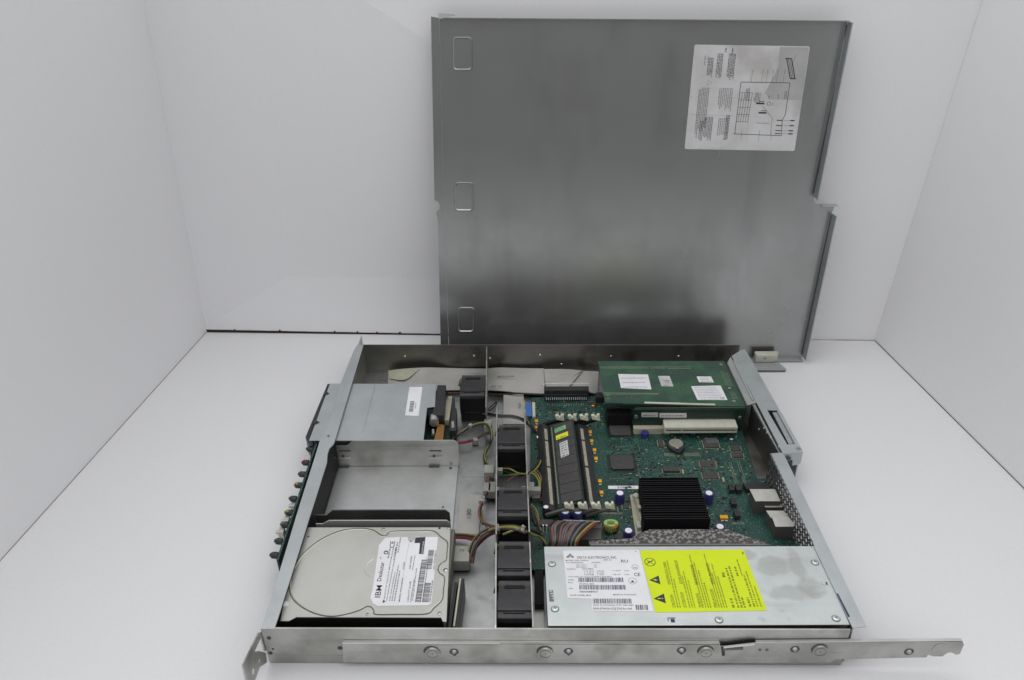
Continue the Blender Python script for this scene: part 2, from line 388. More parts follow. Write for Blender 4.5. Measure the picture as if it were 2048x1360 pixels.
# front bar
b = MB()
jog = [at(522, 1258, 40), at(549, 1258, 40), at(605, 1080, 40), at(654, 925, 40), at(655, 908, 40), at(659, 897, 40), at(668, 887, 40), at(727, 690, 40), at(715, 689, 40), at(708, 700, 40), at(681, 767, 40), at(655, 852, 40), at(640, 880, 40), at(628, 920, 40), at(600, 1008, 40), at(560, 1140, 40)]
b.prism([(p.x, p.y) for p in jog], 39, 40.2, 'zinc')
b.cyl(at(657, 872, 40.25), 1.6, .4, 'screw', Z, 14); b.cyl(at(657, 872, 40.7), .8, .1, 'ink', Z, 10)
b.prism([(1.8, 3), (2.8, 3), (-2.2, 228), (-3.2, 228)], 2, 38.9, 'steel_dark')
b.prism([(8.2, 6), (9.2, 6), (7.8, 222), (6.8, 222)], 6, 38.9, 'steel_black')
b.prism([(-3, 330), (-2, 330), (6.5, 406), (5.5, 406)], 2, 38.9, 'steel')
b.build('front_bar', ch, bevel=.3)
# ears
def ear(pts, X, name='mounting_ear'):
    b = MB(); b.slab(pts, (1.3, 0, 0), 'steel'); return b
X0 = -1.6
E = lambda x, y: atx(x, y, X0)
ep = {k: Vector(v) for k, v in dict(T=(X0, .5, 39.5)).items()}
b = MB()
A1, A2 = E(515, 1265), E(519, 1275)
outer = [A1, E(483, 1331), E(490, 1360), E(495, 1378), E(505, 1366), E(517, 1334), E(531, 1325), E(529, 1306), E(515, 1302), E(506, 1303), E(519, 1275), E(525, 1265)]
b.slab(outer, (1.2, 0, 0), 'steel')
b.slab([A1, E(525, 1264), E(531, 1300), E(527.6, 1302), E(519, 1275)], (1.25, 0, 0), 'steel')
b.cyl(E(503, 1343)+Vector((1.25, 0, 0)), 2.2, .1, 'paper', (1, 0, 0), 12); b.cyl(E(515, 1322)+Vector((1.25, 0, 0)), 1.1, .1, 'paper', (1, 0, 0), 10)
b.build('mounting_ear', ch)
b = MB(); b.slab([(0, 406.6, 40), (0, 426, 40), (0, 424, 20), (0, 416, 4), (0, 406.6, 4)], (1.3, 0, 0), 'zinc'); b.build('mounting_ear', ch)
# rear flange and perforated wall
fl = [at(1540, 907, 40), at(1566, 905, 40), at(1733, 1253, 40), at(1705, 1255.5, 40)]
b = MB(); b.prism([(p.x, p.y) for p in fl], 39.2, 40.1, 'zinc')
b.slab([at(1673, 1187, 40.15), at(1676, 1187, 40.15), at(1700, 1233, 40.15), at(1696, 1234, 40.15)], (0, 0, .1), 'ink_blue')
b.build('rear_flange', ch)
p0, p1 = Vector((431, 203.5, 0)), Vector((442, 2.4, 0)); dv = (p1-p0).normalized(); nrm = Vector((0, 0, 1)).cross(dv)
b = MB(); cell = 6.3; rows = 6; Lw = 203.5-84
b.slab([p0+dz*2, p0+dv*Lw+dz*2, p0+dv*Lw+dz*3, p0+dz*3], nrm*1, 'steel_dark')
for r in range(rows):
    z0 = 3+r*cell*.99; off = (cell/2 if r % 2 else 0); n = int(Lw/cell)-1
    for c in range(n+1):
        s0 = off+c*cell; cx = s0+cell/2; cz = z0+cell/2
        if s0+cell > Lw: break
        sq = []; ho = []
        for k in range(8):
            a = math.pi/4*k+math.pi/8
            ho.append((cx+2.2*math.cos(a), cz+2.2*math.sin(a)))
        for k in range(8):
            a = math.pi/4*k+math.pi/8; q = cell/2/max(abs(math.cos(a)), abs(math.sin(a))); sq.append((cx+q*math.cos(a), cz+q*math.sin(a)))
        vs = [p0+dv*u+dz*v for u, v in sq]+[p0+dv*u+dz*v for u, v in ho]
        b.add(vs, [[k, (k+1) % 8, 8+(k+1) % 8, 8+k] for k in range(8)]+[[0, 7, 8, 15]][:0], 'steel_dark')
    if off: b.add([p0+dz*z0, p0+dv*off+dz*z0, p0+dv*off+dz*(z0+cell), p0+dz*(z0+cell)], [[0, 1, 2, 3]], 'steel_dark')
b.slab([p0+dz*39.1, p0+dv*Lw+dz*39.1, p0+dv*Lw+dz*(3+rows*cell*.99), p0+dz*(3+rows*cell*.99)], nrm*.3, 'steel_dark')
o = b.build('perforated_panel', ch, smooth=False)
sm = o.modifiers.new('thick', 'SOLIDIFY'); sm.thickness = .0007
b = MB(); b.slab([p0+dv*Lw+dz*1, p1+dz*1, p1+dz*39, p0+dv*Lw+dz*39], nrm*1, 'steel'); b.build('rear_panel', ch)
# expansion slot frame (rear)
b = MB()
def P40(x, y, z=40.2): q = at(x, y, z); return (q.x, q.y)
b.prism([P40(1463, 713), P40(1484, 700), P40(1553, 821), P40(1534, 821), P40(1517, 814)], 39.6, 41, 'zinc')
b.prism([P40(1484, 700), P40(1490, 699), P40(1604, 900), P40(1590, 889), P40(1553, 821)], 39.6, 41.01, 'zinc')
b.prism([P40(1517, 814), P40(1534, 821), P40(1574, 890), P40(1590, 889), P40(1604, 900), P40(1606, 905), P40(1566, 908), P40(1562, 901)], 39.6, 40.99, 'zinc')
b.prism([P40(1561, 823), P40(1566, 825), P40(1597, 884), P40(1590, 886)], 36, 38, 'zinc')
b.prism([P40(1545, 825, 39), P40(1555, 824, 39), P40(1589, 886, 39), P40(1578, 888, 39)], 38, 39, 'zinc')
b.prism([P40(1549, 829, 39.3), P40(1551, 829, 39.3), P40(1582, 885, 39.3), P40(1580, 885, 39.3)], 39.05, 39.5, 'steel_clean')
# near end faces and hanging lug
q1, q2, q3 = at(1566, 908, 40), at(1606, 904, 40), at(1590, 905, 40)
b.slab([Vector((q1.x, q1.y, 39.5)), Vector((q2.x, q2.y, 39.5)), Vector((q2.x, q2.y, 26)), Vector((q2.x-3, q2.y, 24)), Vector((q3.x, q3.y, 24)), Vector((q3.x-1, q3.y, 31)), Vector((q1.x, q1.y, 31))], (0, 1, 0), 'zinc')
b.slab([Vector((q1.x+3, q1.y-.3, 37)), Vector((q1.x+8, q1.y-.3, 37)), Vector((q1.x+8, q1.y-.3, 33)), Vector((q1.x+3, q1.y-.3, 33))], (0, -.2, 0), 'ink_soft')
b.cyl(at(1597, 898, 41), 2, .8, 'screw', Z, 12)
b.slab([(459.5, 206, 39), (447, 387, 39), (447, 387, 4), (459.5, 206, 4)], (1, 0, 0), 'zinc')
b.build('slot_frame', ch, bevel=.25)
b = MB()
b.slab([(432.5, 287, 36), (441, 205, 36), (441, 205, 2), (432.5, 287, 2)], (1, 0, 0), 'steel_dark')
for px, py in ((1520, 858), (1528, 856), (1532, 865), (1537, 874), (1549, 893)):
    p = atx(px, py, 436.0); p.x = 432.5+8.5*(287-p.y)/82-.4; b.cyl(p, 1.1, .3, 'paper', (-1, 0, .1), 10)
b.build('slot_wall', ch)
b = MB(); b.prism([(405, 196), (442, 198), (434, 287), (431, 345), (405, 345)], 2.2, 3.2, 'steel_side'); b.build('rear_shelf', ch)

# drive bay sheets
def bay(name, pts, m='steel', extra=None, th=(0, 1, 0)):
    b = MB(); b.slab(pts, th, m)
    if extra: extra(b)
    return b.build(name, ch, bevel=.2)
yA = 229.6
t1 = aty(905, 877, yA); t2 = aty(672, 878, yA)
def exA(b):
    for px in (686, 868):
        p = aty(px+3, 902, yA-.3); b.bar(p+Vector((-6, 0, 0)), p+Vector((6, 0, 0)), .3, 1.0, 'ink')
        p = aty(px, 912, yA-.2); b.cyl(p, 1.4, .3, 'ink_soft', (0, -1, 0), 12)
        p = aty(px, 922, yA-2); b.box(p.x-6, yA-3, 2.6, p.x+5, yA-.1, 4.6, 'steel_dark')
        p = aty(px+2, 917, yA-2); b.bar(p+Vector((-6, 0, 0)), p+Vector((7, 0, 1)), 1.5, .8, 'steel_clean')
xr = aty(918, 900, yA).x
bay('drive_bay_wall', [(9, yA, 2), (xr, yA, 2), (xr, yA, 32), (xr-1.5, yA, 35), (xr-5, yA, 37), (26, yA, 37), (20, yA, 31), (9, yA, 31)], 'steel', exA)
# empty tray floor
b = MB()
tf = px2(4, (664, 926), (917, 926), (913, 990), (909, 1062), (640, 1062))
b.prism([(8.8, 229.3), (tf[1][0], 229.3), (131.5, 125), (8.8, 125)], 3, 4.2, 'steel_clean')
p = at(901, 936, 4.3); b.cyl(p, 1.7, .1, 'ink_soft', Z, 14); p = at(886, 1014, 4.3); b.cyl(p, 1.2, .1, 'ink_soft', Z, 14)
b.prism(px2(4.3, (686, 925), (911, 925), (911, 926.5), (686, 926.5)), 4.25, 4.7, 'silver')
b.text('0 9 8W A 200 S 0', at(752, 969, 4.3), (1, 0, 0), (0, 1, 0), 1.6, 'paper_grey', fit=38)
b.build('empty_drive_tray', ch, bevel=.2)
yB = 134
zB = aty(780, 1020, yB).z
bay('drive_bay_wall', [(9, yB, 4.3), (131, yB, 4.3), (131, yB, zB-4), (127, yB, zB), (26, yB, zB), (20, yB, zB-6), (9, yB, zB-6)], 'steel_dark')
yC = 118.5
zC = aty(780, 1041, yC).z
bay('drive_bay_wall', [(14, yC, 20), (133, yC, 20), (133, yC, zC-3), (130, yC, zC), (26, yC, zC), (20, yC, zC-4), (14, yC, zC-4)], 'hdd')
yD = 10.2
def zD(px, py): return aty(px, py, yD)
bay('drive_bay_wall', [(9, yD, 2.2), (138, yD, 2.2), zD(886, 1246), zD(882, 1237), zD(592, 1236), zD(577, 1244), zD(546, 1244), (9, yD, 30)], 'black_matt')  # black colour stands in for the shadow on this near wall

# fan partitions: tall thin sheets that follow the fan rows
def sheet(name, a, bb, top0=40, z0=2.1, m='steel', th=1.0, cuts=()):
    a = Vector((*a, 0)); c = Vector((*bb, 0)); d = c-a; b = MB(); n = Vector((0, 0, 1)).cross(d.normalized())*th
    segs = [0]+[x for cpair in cuts for x in cpair]+[1]
    for i in range(0, len(segs), 2):
        s0, s1 = segs[i], segs[i+1]; b.slab([a+d*s0+dz*z0, a+d*s1+dz*z0, a+d*s1+dz*top0, a+d*s0+dz*top0], n, m)
    for cpair in cuts: b.slab([a+d*cpair[0]+dz*z0, a+d*cpair[1]+dz*z0, a+d*cpair[1]+dz*(top0-14), a+d*cpair[0]+dz*(top0-14)], n, m)
    for k in range(9):            # small punched tabs on the top edge
        t = rnd.random(); 
        if any(cp[0]-.02 < t < cp[1]+.02 for cp in cuts): continue
        b.slab([a+d*t+dz*top0, a+d*(t+.012)+dz*top0, a+d*(t+.012)+dz*(top0+.35), a+d*t+dz*(top0+.35)], n, 'silver')
    return b.build(name, ch)
sheet('fan_partition', (167.6, 281), (176.9, 1.8), cuts=((.655, .69),))
sheet('fan_partition', (195.9, 293), (205.0, 1.8), cuts=((.66, .70),))
sheet('fan_partition', (151.4, 400), (156.2, 281))
b = MB()
b.box(214, 1.4, 2.1, 216, 1.9, 36, 'steel'); b.box(205, 4, 2.05, 214, 60, 3.2, 'steel'); b.build('cable_channel', ch)

# ================================================================== LID (leans on the back board)
PL0 = Vector((0, 430, 0)); up = Vector((0, 56, 387)).normalized(); nl = Vector((0, -up.z, up.y))
def LP(px, py, h=0): return atp(px, py, PL0+nl*h, nl)
lid = thing('case_cover', 'large grey steel lid standing upright against the back board', 'lid', (320, 430, 0))
def drop(p): return p - up*(p.z/up.z) if p.z < 0 else p
bl = Vector((110, 430, .3)); 
panel = [LP(878, 36), LP(1695, 42), LP(1627, 394), LP(1630, 408), LP(1671, 409), LP(1664, 425), LP(1604, 712), LP(1603, 717), LP(899, 722), LP(889, 460)]
b = MB(); b.slab(panel, -nl*1.0, 'lid'); lb = b.build('panel', lid, smooth=False)
b = MB(); b.slab([LP(862, 33, -.6), LP(877.4, 36, -.6), LP(888.4, 460, -.6), LP(898.2, 722, -.6), LP(882, 722, -.6), LP(876, 440, -.6), LP(872, 425, -.6), LP(879, 418, -.6), LP(880, 411, -.6), LP(876, 404, -.6), LP(869, 400, -.6)], -nl*1.0, 'lid')
b.screw(LP(877, 437, -.5), 1.2, ax=nl); b.build('edge_strip', lid, smooth=False)
def flange(a, c, d, m='zinc', th=None):
    b = MB(); a2, c2 = a+nl*.05, c+nl*.05; t = th or Vector((1.2, 0, 0))
    b.slab([a2, c2, c2+nl*d, a2+nl*d], t, m); return b
flange(LP(1695, 44), LP(1627, 394), 14).build('side_flange', lid)
flange(LP(1664, 427), LP(1604, 712), 14).build('side_flange', lid)
b = MB()
for a, c in (((1692, 50), (1684, 112)), ((1682, 116), (1624, 386)), ((1662, 430), (1602, 708))):
    P1, P2 = LP(*a, .05), LP(*c, .05); b.slab([P1, P2, P2+Vector((2.0, 0, 0)), P1+Vector((2.0, 0, 0))], nl*.15, 'ink_soft')
b.build('flange_slot', lid)
flange(LP(878, 37), LP(1695, 43), 7, m='lid', th=up*1.0).build('top_flange', lid)
flange(LP(1640, 409), LP(1671, 409), 9, th=up*1.0).build('step_flange', lid)
b = MB(); b.slab([LP(878, 38, 7.2), LP(877, 26, 7.2), LP(906, 28, 7.2), LP(912, 31, 7.2)], nl*.6, 'zinc'); b.build('corner_tab', lid)
b = flange(LP(899, 722), LP(1603, 717), 8, th=up*1.0); b.build('bottom_flange', lid)
# three raised feet pads
for (x0, y0, x1, y1) in ((905, 73, 945, 141), (909, 364, 947, 422), (915, 614, 949, 664)):
    c00, c10, c01 = LP(x0, y1), LP(x1, y1), LP(x0, y0)
    ex = (c10-c00); W = ex.length; ex.normalize(); ey = (c01-c00); H = ey.length; ey.normalize()
    rings = []
    for ins, h in ((0, .02), (.5, 1.0), (1.1, 1.15), (2.0, .25)):
        rings.append([c00+ex*p[0]+ey*p[1]+nl*h for p in rrect(ins, ins, W-ins, H-ins, 4-ins*.6, 5)])
    b = MB(); n = len(rings[0]); vs = sum(rings, []); fs = [[k*n+i, k*n+(i+1) % n, (k+1)*n+(i+1) % n, (k+1)*n+i] for k in range(3) for i in range(n)]
    fs.append([3*n+i for i in range(n)]); b.add(vs, fs, 'lid'); b.build('raised_pad', lid)
# instruction sticker
stk = MB()
so = LP(1369, 298, .15); sx = (LP(1589, 302, .15)-so); SW = sx.length; sx.normalize(); sy = (LP(1390, 89, .15)-so); SH = sy.length; sy = (sy-sx*sy.dot(sx)).normalized()
stk.slab([so+sx*p[0]+sy*p[1] for p in rrect(0, 0, SW, SH, 2)], nl*.08, 'paper_worn')
so = so+nl*.12
tri = [(SW*.72, SH*.5), (SW, SH*.5), (SW-1, SH-1), (SW*.74, SH-1), (SW*.75, SH*.82), (SW*.70, SH*.66), (SW*.66, SH*.56)]
stk.add([so+sx*p[0]+sy*p[1]+nl*.04 for p in tri], [list(range(len(tri)))], 'paper_wedge')
# printing runs sideways: reading direction is downwards on the standing lid
rx, ry = -sy, sx            # reading dir, letter-up dir
o2 = so+sy*SH+nl*.12
def col(x, y, L, n=1, h=1.05, gap=1.55, m='ink_soft'):
    for i in range(n): stk.greek(o2, rx, ry, y, x-i*gap, L*rnd.uniform(.75, 1), h, m)
col(SW*.36, SH*.08, SH*.28, 5, h=1.3, m='ink'); col(SW*.25, SH*.08, SH*.24, 4, h=1.2, m='ink'); col(SW*.17, SH*.12, SH*.2, 4, h=1.2, m='ink'); col(SW*.37, SH*.66, SH*.26, 3, h=1.3, m='ink'); col(SW*.22, SH*.68, SH*.25, 6, h=1.2); col(SW*.10, SH*.1, SH*.12, 1)
col(SW*.37, SH*.40, SH*.22, 8, gap=1.9); col(SW*.16, SH*.40, SH*.45, 5, gap=1.7)
col(SW*.36, SH*.69, SH*.2, 6, gap=1.9); col(SW*.09, SH*.42, SH*.5, 2)
col(SW*.52, SH*.40, SH*.12, 3, h=1.0); col(SW*.62, SH*.44, SH*.12, 4, h=1.0); col(SW*.85, SH*.42, SH*.08, 2, h=1.0); col(SW*.14, SH*.72, SH*.2, 3, h=1.1); col(SW*.33, SH*.03, SH*.05, 1, h=1.6, m='ink'); col(SW*.27, SH*.03, SH*.04, 1, h=1.6, m='ink')
def tri_sign(c, r, m='ink'):
    p = [c+rx*math.sin(a)*r*-1+ry*math.cos(a)*r for a in (0, 2.09, 4.19)]
    for i in range(3): stk.slab([p[i], p[(i+1) % 3], p[(i+1) % 3]*.9+c*.1, p[i]*.9+c*.1], nl*.02, m)
tri_sign(so+sx*SW*.13+sy*SH*.88, 2.5); tri_sign(so+sx*SW*.16+sy*SH*.65, 3)
def line(u0, v0, u1, v1, w=.35, m='ink'):
    a = so+sx*SW*u0+sy*SH*v0+nl*.11; c = so+sx*SW*u1+sy*SH*v1+nl*.11; d = (c-a).normalized(); q = d.cross(nl)*w/2
    stk.add([a-q, c-q, c+q, a+q], [[0, 1, 2, 3]], m)
# board diagram: u across, v up
for a in ((.44, .16, .44, .66), (.44, .66, .87, .66), (.87, .66, .87, .36), (.87, .36, .85, .30), (.85, .30, .86, .15), (.86, .15, .43, .16)): line(*a, w=.55)
for k in range(5): line(.455+.022*k, .28, .465+.022*k, .56, .35)
for k in range(5): line(.44, .28+.07*k, .55, .28+.07*k, .3)
for u, v in ((.60, .46), (.63, .37)): line(u, v, u+.07, v, 1.6); line(u+.02, v+.02, u+.07, v+.02, .6)
line(.66, .43, .76, .32, .25); line(.76, .32, .76, .16, .25); line(.62, .27, .74, .27, .3)
for v in (.30, .25, .20, .17): line(.80, v, .85, v, .9); line(.92, v, .96, v, 1.2); line(.86, v, .91, v, .2)
for u in (.53, .62, .66, .71, .75, .81): line(u, .66, u, .73, .2); stk.greek(o2, rx, ry, SH*.22, SW*u, SH*.04, .8, 'ink_soft')
for u in (.50, .66, .77): line(u, .20, u, .10, .2)
for k in range(4): line(.815+.014*k, .88, .868+.014*k, .70, 1.0 if k in (0, 3) else .5)
line(.80, .885, .86, .885, 1.0); line(.868, .70, .915, .70, 1.0); line(.86, .80, .89, .92, .25)
for u, v in ((.57, .50), (.70, .52), (.78, .53), (.74, .45)): 
    stk.greek(o2, rx, ry, SH*(1-v)-2, SW*u, 4, 1, 'ink_soft')
stk.ring(so+sx*SW*.71+sy*SH*.46+nl*.03, 1.6, 2, .02, 'ink', nl)
line(.0, .515, .93, .50, .35, 'paper_grey'); line(.0, .345, .62, .33, .35, 'paper_grey'); line(.5, .98, .56, .02, .25, 'paper_grey')
stk.build('instruction_sticker', lid, smooth=False, label='creased white wiring sticker with sideways print and a board diagram')

# ================================================================== SLIDE RAILS
yr = -3.0
R_ = lambda px, py, y=yr: aty(px, py, y)
rail = thing('slide_rail', 'long steel slide rail fixed along the near side and sticking out past the rear', 'slide rail', (300, -2, 0))
zt = R_(1000, 1287).z; zb = R_(1000, 1324).z
A_, B_ = R_(684, 1287), R_(1925, 1282)
out = [R_(685, 1287), R_(1440, 1287), R_(1441, 1293), R_(1452, 1293), R_(1510, 1286), R_(1925, 1282), R_(1928, 1290), R_(1920, 1308), R_(1912, 1310), R_(1903, 1305), R_(1895, 1306), R_(1885, 1313), R_(1866, 1313), R_(1856, 1310), R_(1853, 1315), R_(1670, 1319), R_(1660, 1326), R_(1000, 1326.5), R_(686, 1325)]
b = MB(); b.slab([(v.x, yr, max(v.z, .6)) for v in out], (0, .9, 0), 'steel')
b.slab([(A_.x, yr, zt), (R_(1440, 1287).x, yr, zt), (R_(1440, 1287).x, yr, zt-.9), (A_.x, yr, zt-.9)], (0, 2.9, 0), 'silver')  # lip coloured brighter to carry the highlight line along the rail top
q = R_(1512, 1285); q2 = R_(1925, 1282)
b.slab([(q.x, yr, q.z), (q2.x, yr, q2.z), (q2.x, yr, q2.z-.9), (q.x, yr, q.z-.9)], (0, 2.6, 0), 'steel_clean')
b.build('rail_body', rail, bevel=.2)
for px, py in ((865, 1305), (1091, 1305), (1412, 1304), (1640, 1301)):
    c = R_(px, py, yr-.05); r = 6.1
    b = MB(); b.cyl(c+Vector((-.6, 0, 1.4)), r*1.02, .08, 'ink_soft', (0, -1, 0), 28)
    b.cyl(c+Vector((0, -.1, 0)), r, 1.2, 'steel', (0, -1, 0), 28, r2=r*.95); b.ring(c+Vector((0, -1.4, 0)), r*.66, r*.7, .12, 'ink_soft', (0, -1, 0)); b.cyl(c+Vector((0, -1.35, 0)), .5, .1, 'ink_soft', (0, -1, 0), 8)
    b.build('round_stud', rail, bevel=.15)
for px, py in ((908, 1303), (1137, 1302), (1363, 1300), (1590, 1298), (1818, 1303)):
    c = R_(px, py, yr-.05)
    b = MB(); b.cyl(c+Vector((0, 0, -.3)), 3.6, .06, 'ink_soft', (0, -1, 0), 18); b.cyl(c+Vector((0, -.1, 0)), 2.1, .9, 'screw', (0, -1, 0), 16, r2=1.5, dome=.6)
    if px < 1500: b.cyl(c+Vector((.2, -.05, -4)), 1.2, .08, 'ink_soft', (0, -1, 0), 10)
    b.build('screw', rail)
b = MB(); a = R_(1446, 1294, yr-.1); c = R_(1508, 1289, yr-.3)
b.bar(a+Vector((0, -1, 1)), c+Vector((0, -.4, 1)), 1, 1.4, 'silver'); b.bar(a+Vector((0, -.4, -2)), R_(1486, 1297, yr-.3), .8, 2.0, 'steel_dark')
b.slab([R_(1442, 1293, yr-.1), R_(1449, 1292, yr-.1), R_(1450, 1311, yr-.1), R_(1444, 1312, yr-.1)], (0, -.1, 0), 'ink')
for px in (1520, 1534): b.cyl(R_(px, 1300, yr-.1), 1.3, .2, 'steel_dark', (0, -1, 0), 12)
b.build('latch_spring', rail)
b = MB(); b.cyl(R_(1880, 1297, yr-.05), 5.5, .2, 'steel', (0, -1, 0), 20); b.build('end_stamp', rail)
rail2 = thing('slide_rail', 'short exposed end of a grey slide rail with a cream block behind the rear corner', 'slide rail', (490, 410, 0))
b = MB(); b.prism(px2(4, (1440, 720), (1551, 720), (1573, 739), (1440, 739)), 3, 4.4, 'zinc'); 
b.prism(px2(4, (1440, 722), (1549, 722), (1571, 739), (1440, 740)), .4, 2.9, 'steel_dark'); b.build('rail_body', rail2)
b = MB(); cbk = [at(1495, 725, 5), at(1545, 725, 5), at(1554, 718, 5)]
yk = at(1545, 724, 5).y
b.prism([(470, yk), (at(1551, 724, 5).x, yk), (at(1551, 724, 5).x+3.5, yk+4), (at(1551, 724, 5).x+3.5, yk+9), (470, yk+9)], 4.5, 15, 'cream')
b.build('plastic_block', rail2, bevel=.8)
b = MB(); b.screw(aty(1530, 716, yk-.2), 1.8, ax=(0, -1, 0)); b.build('screw', rail2)

# ================================================================== FLOPPY DRIVE
fd = thing('floppy_drive', 'slim grey floppy drive behind the front bar with a barcode sticker', 'floppy drive', (40, 280, 3))
q = [at(660, 767, 37), at(872, 768, 37), at(870, 813, 37), at(854, 815, 37), at(847, 880, 37), at(618, 881, 37)]
b = MB(); b.prism([(p.x, p.y) for p in q], 36, 37, 'zinc')
e1, e2 = at(748, 772, 37.05), at(724, 865, 37.05)
b.slab([e1, e1+Vector((1.2, 0, 0)), e2+Vector((1.2, 0, 0)), e2], (0, 0, .35), 'zinc'); b.build('top_cover', fd, bevel=.25)
b = MB(); b.prism([(-12, 233), (92, 233), (97, 327), (-8, 329)], 14, 35.9, 'steel_dark'); b.build('drive_body', fd)
b = MB()
bz = [at(655, 768, 36), at(663, 768, 36), at(620, 870, 36), at(626, 890, 36), at(619, 893, 36), at(611, 874, 36)]
b.prism([(p.x, p.y) for p in bz], 16, 36.2, 'black')
for px, py in ((651, 787), (631, 845)): 
    p = at(px, py, 37.3); b.prism([(p.x-2, p.y-2.5), (p.x+1, p.y-2.8), (p.x+3.4, p.y-.8), (p.x+4.3, p.y), (p.x+3.4, p.y+.8), (p.x+1, p.y+2.8), (p.x-2, p.y+2.5)], 36.3, 37.7, 'black')
b.build('bezel', fd, bevel=.2)
b = MB(); lo = [at(819, 774, 37.1), at(845, 774, 37.1), at(837, 832, 37.1), at(810, 831, 37.1)]; b.slab(lo, (0, 0, .1), 'paper')
ox = lo[3]+dz*.15; ey_ = (lo[0]-lo[3]).normalized(); ex_ = Vector((1, 0, 0))
b.barcode(ox, ey_, -ex_, 6, -7.8, 19, 4.4, 'ink_soft'); b.greek(ox, ey_, -ex_, 12, -10.0, 10, 1, 'ink_soft')
b.build('barcode_sticker', fd, smooth=False)
b = MB(); b.prism(px2(36, (875, 770), (892, 770), (887, 830), (865, 830)), 24, 36, 'black')
b.prism(px2(34, (859, 815), (880, 815), (876, 832), (856, 832)), 20, 35, 'black_matt'); b.build('carriage', fd, bevel=.4)
b = MB(); b.cyl(at(868, 835, 31), 4.9, 9.5, 'steel_clean', (.12, -1, 0), 22); b.cyl(at(866, 860, 26), 1.5, 8, 'gold', (.12, -1, 0), 12); b.build('motor', fd)
b = MB(); b.prism(px2(26, (876, 848), (889, 850), (886, 880), (868, 881)), 25, 26, 'brown_flex'); b.build('flex_cable', fd)
b = MB(); b.prism([(p[0], p[1]) for p in px2(18, (852, 830), (905, 830), (898, 884), (845, 884))], 16, 17, 'pcb_dark'); b.build('circuit_board', fd)
# floppy cable plug
pl = thing('cable_plug', 'black ribbon plug with beige edge pushed into the rear of the floppy drive', 'connector', (118, 290, 10))
b = MB(); b.prism(px2(24, (896, 792), (905, 792), (898, 840), (889, 840)), 12, 24, 'beige'); b.build('edge_strip', pl, bevel=.3)
b = MB(); b.prism(px2(26, (904, 792), (909, 792), (910, 812), (913, 814), (912, 858), (898, 858)), 8, 24, 'black'); b.build('plug_body', pl, bevel=.4)
b = MB(); b.prism(px2(22, (903, 848), (908, 846), (909, 858), (904, 861)), 12, 25, 'nylon'); b.build('power_pin_block', pl)

# ================================================================== INDICATOR BOARD
lb_ = thing('indicator_board', 'narrow upright green circuit board with a row of front lamps and buttons', 'circuit board', (-10, 120, 10))
def lp(px, py, z=34): return at(px, py, z)
b = MB(); a = lp(633, 881); c = lp(553, 1120); a2 = at(637, 884, 34); c2 = at(556, 1126, 34)
b.slab([Vector((a.x, a.y, 12)), Vector((c.x, c.y, 12)), Vector((c.x, c.y, 34)), Vector((a.x, a.y, 34))], (1.6, 0, 0), 'pcb_dark')
b.slab([Vector((a.x-.1, a.y, 33.6)), Vector((c.x-.1, c.y, 33.6)), Vector((c.x-.1, c.y, 34.2)), Vector((a.x-.1, a.y, 34.2))], (1.9, 0, 0), 'pcb')
b.build('board', lb_)
leds = [(617, 899, 'led_dark'), (608, 926, 'led_red'), (601, 949, 'led_dark'), (593, 971, 'led_yellow'), (583, 998, 'led_dark'), (574, 1026, 'led_yellow'), (566, 1050, 'led_green'), (554, 1083, 'led_dark'), (545, 1111, 'led_dark')]
for px, py, mm in leds:
    p = at(px, py, 31); b = MB(); b.cyl(p+Vector((4.5, 0, 0)), 3.0, 4.6, 'black', (-1, 0, .1), 14, r2=2.9, dome=1.4); b.cyl(p+Vector((-.6, -.2, .9)), 1.8, .6, mm, (-1, -.1, .5), 12, dome=1.3)
    b.cyl(p+Vector((1.0, -.3, 2.3)), 1.5, .9, mm, (-.2, -.2, 1), 10, dome=.6)
    b.build('indicator_lamp', lb_)
for px, py in ((583, 1012), (568, 1042), (558, 1064)):
    p = at(px, py, 26); b = MB(); b.box(p.x, p.y-3.4, 22, p.x+5, p.y+3.4, 29, 'port'); b.cyl(p+Vector((0, 0, 0)), 2, 2.5, 'port', (-1, 0, 0), 12); b.build('push_button', lb_, bevel=.4)

# ================================================================== HARD DRIVE
hd = thing('hard_drive', 'silver hard drive with a white printed sticker in the near drive bay', 'hard drive', (65, 62, 8))
b = MB(); b.box(-2, 12, 9, 137.4, 113.5, 31, 'groove'); b.build('drive_body', hd, bevel=.4)
b = MB()
hz = 33.6
hp = [at(548+22, 1243, hz), at(893, 1243, hz), at(904, 1054, hz), at(606, 1054, hz)]
b.prism([(hp[0].x-4, 12.2), (hp[1].x, hp[1].y), (hp[2].x-1, hp[2].y), (-1, 113.4)], 31.1, hz, 'hdd'); b.build('top_cover', hd, bevel=.5)
# groove outline traced round the cover
gp = [(606, 1108), (640, 1080), (680, 1062), (720, 1057), (746, 1060), (762, 1070), (772, 1071), (784, 1063), (830, 1062), (866, 1062), (882, 1074), (895, 1085), (894, 1104), (892, 1120), (881, 1128), (876, 1137), (879, 1146), (889, 1155), (887, 1178), (884, 1200), (868, 1216), (853, 1228), (800, 1229), (752, 1229), (748, 1222), (743, 1215), (734, 1213), (718, 1221), (690, 1229), (660, 1233), (630, 1227), (602, 1213), (584, 1195), (579, 1170), (586, 1140)]
b = MB(); b.tube([at(x, y, hz+.02) for x, y in gp], .5, 'groove', n=6, sub=5, closed=True)
b.tube([at(x, y, hz+.02)+Vector((-.7 if x > 700 else .7, (.8 if y > 1140 else -.8), -.1)) for x, y in gp], .38, 'groove_highlight', n=6, sub=5, closed=True)
b.build('cover_groove', hd)
for px, py, r in ((767, 1059, 1.7), (897, 1057, 1.7), (879, 1227, 1.7), (735, 1229, 1.4)):
    b = MB(); b.screw(at(px, py, hz), r); b.build('cover_screw', hd)
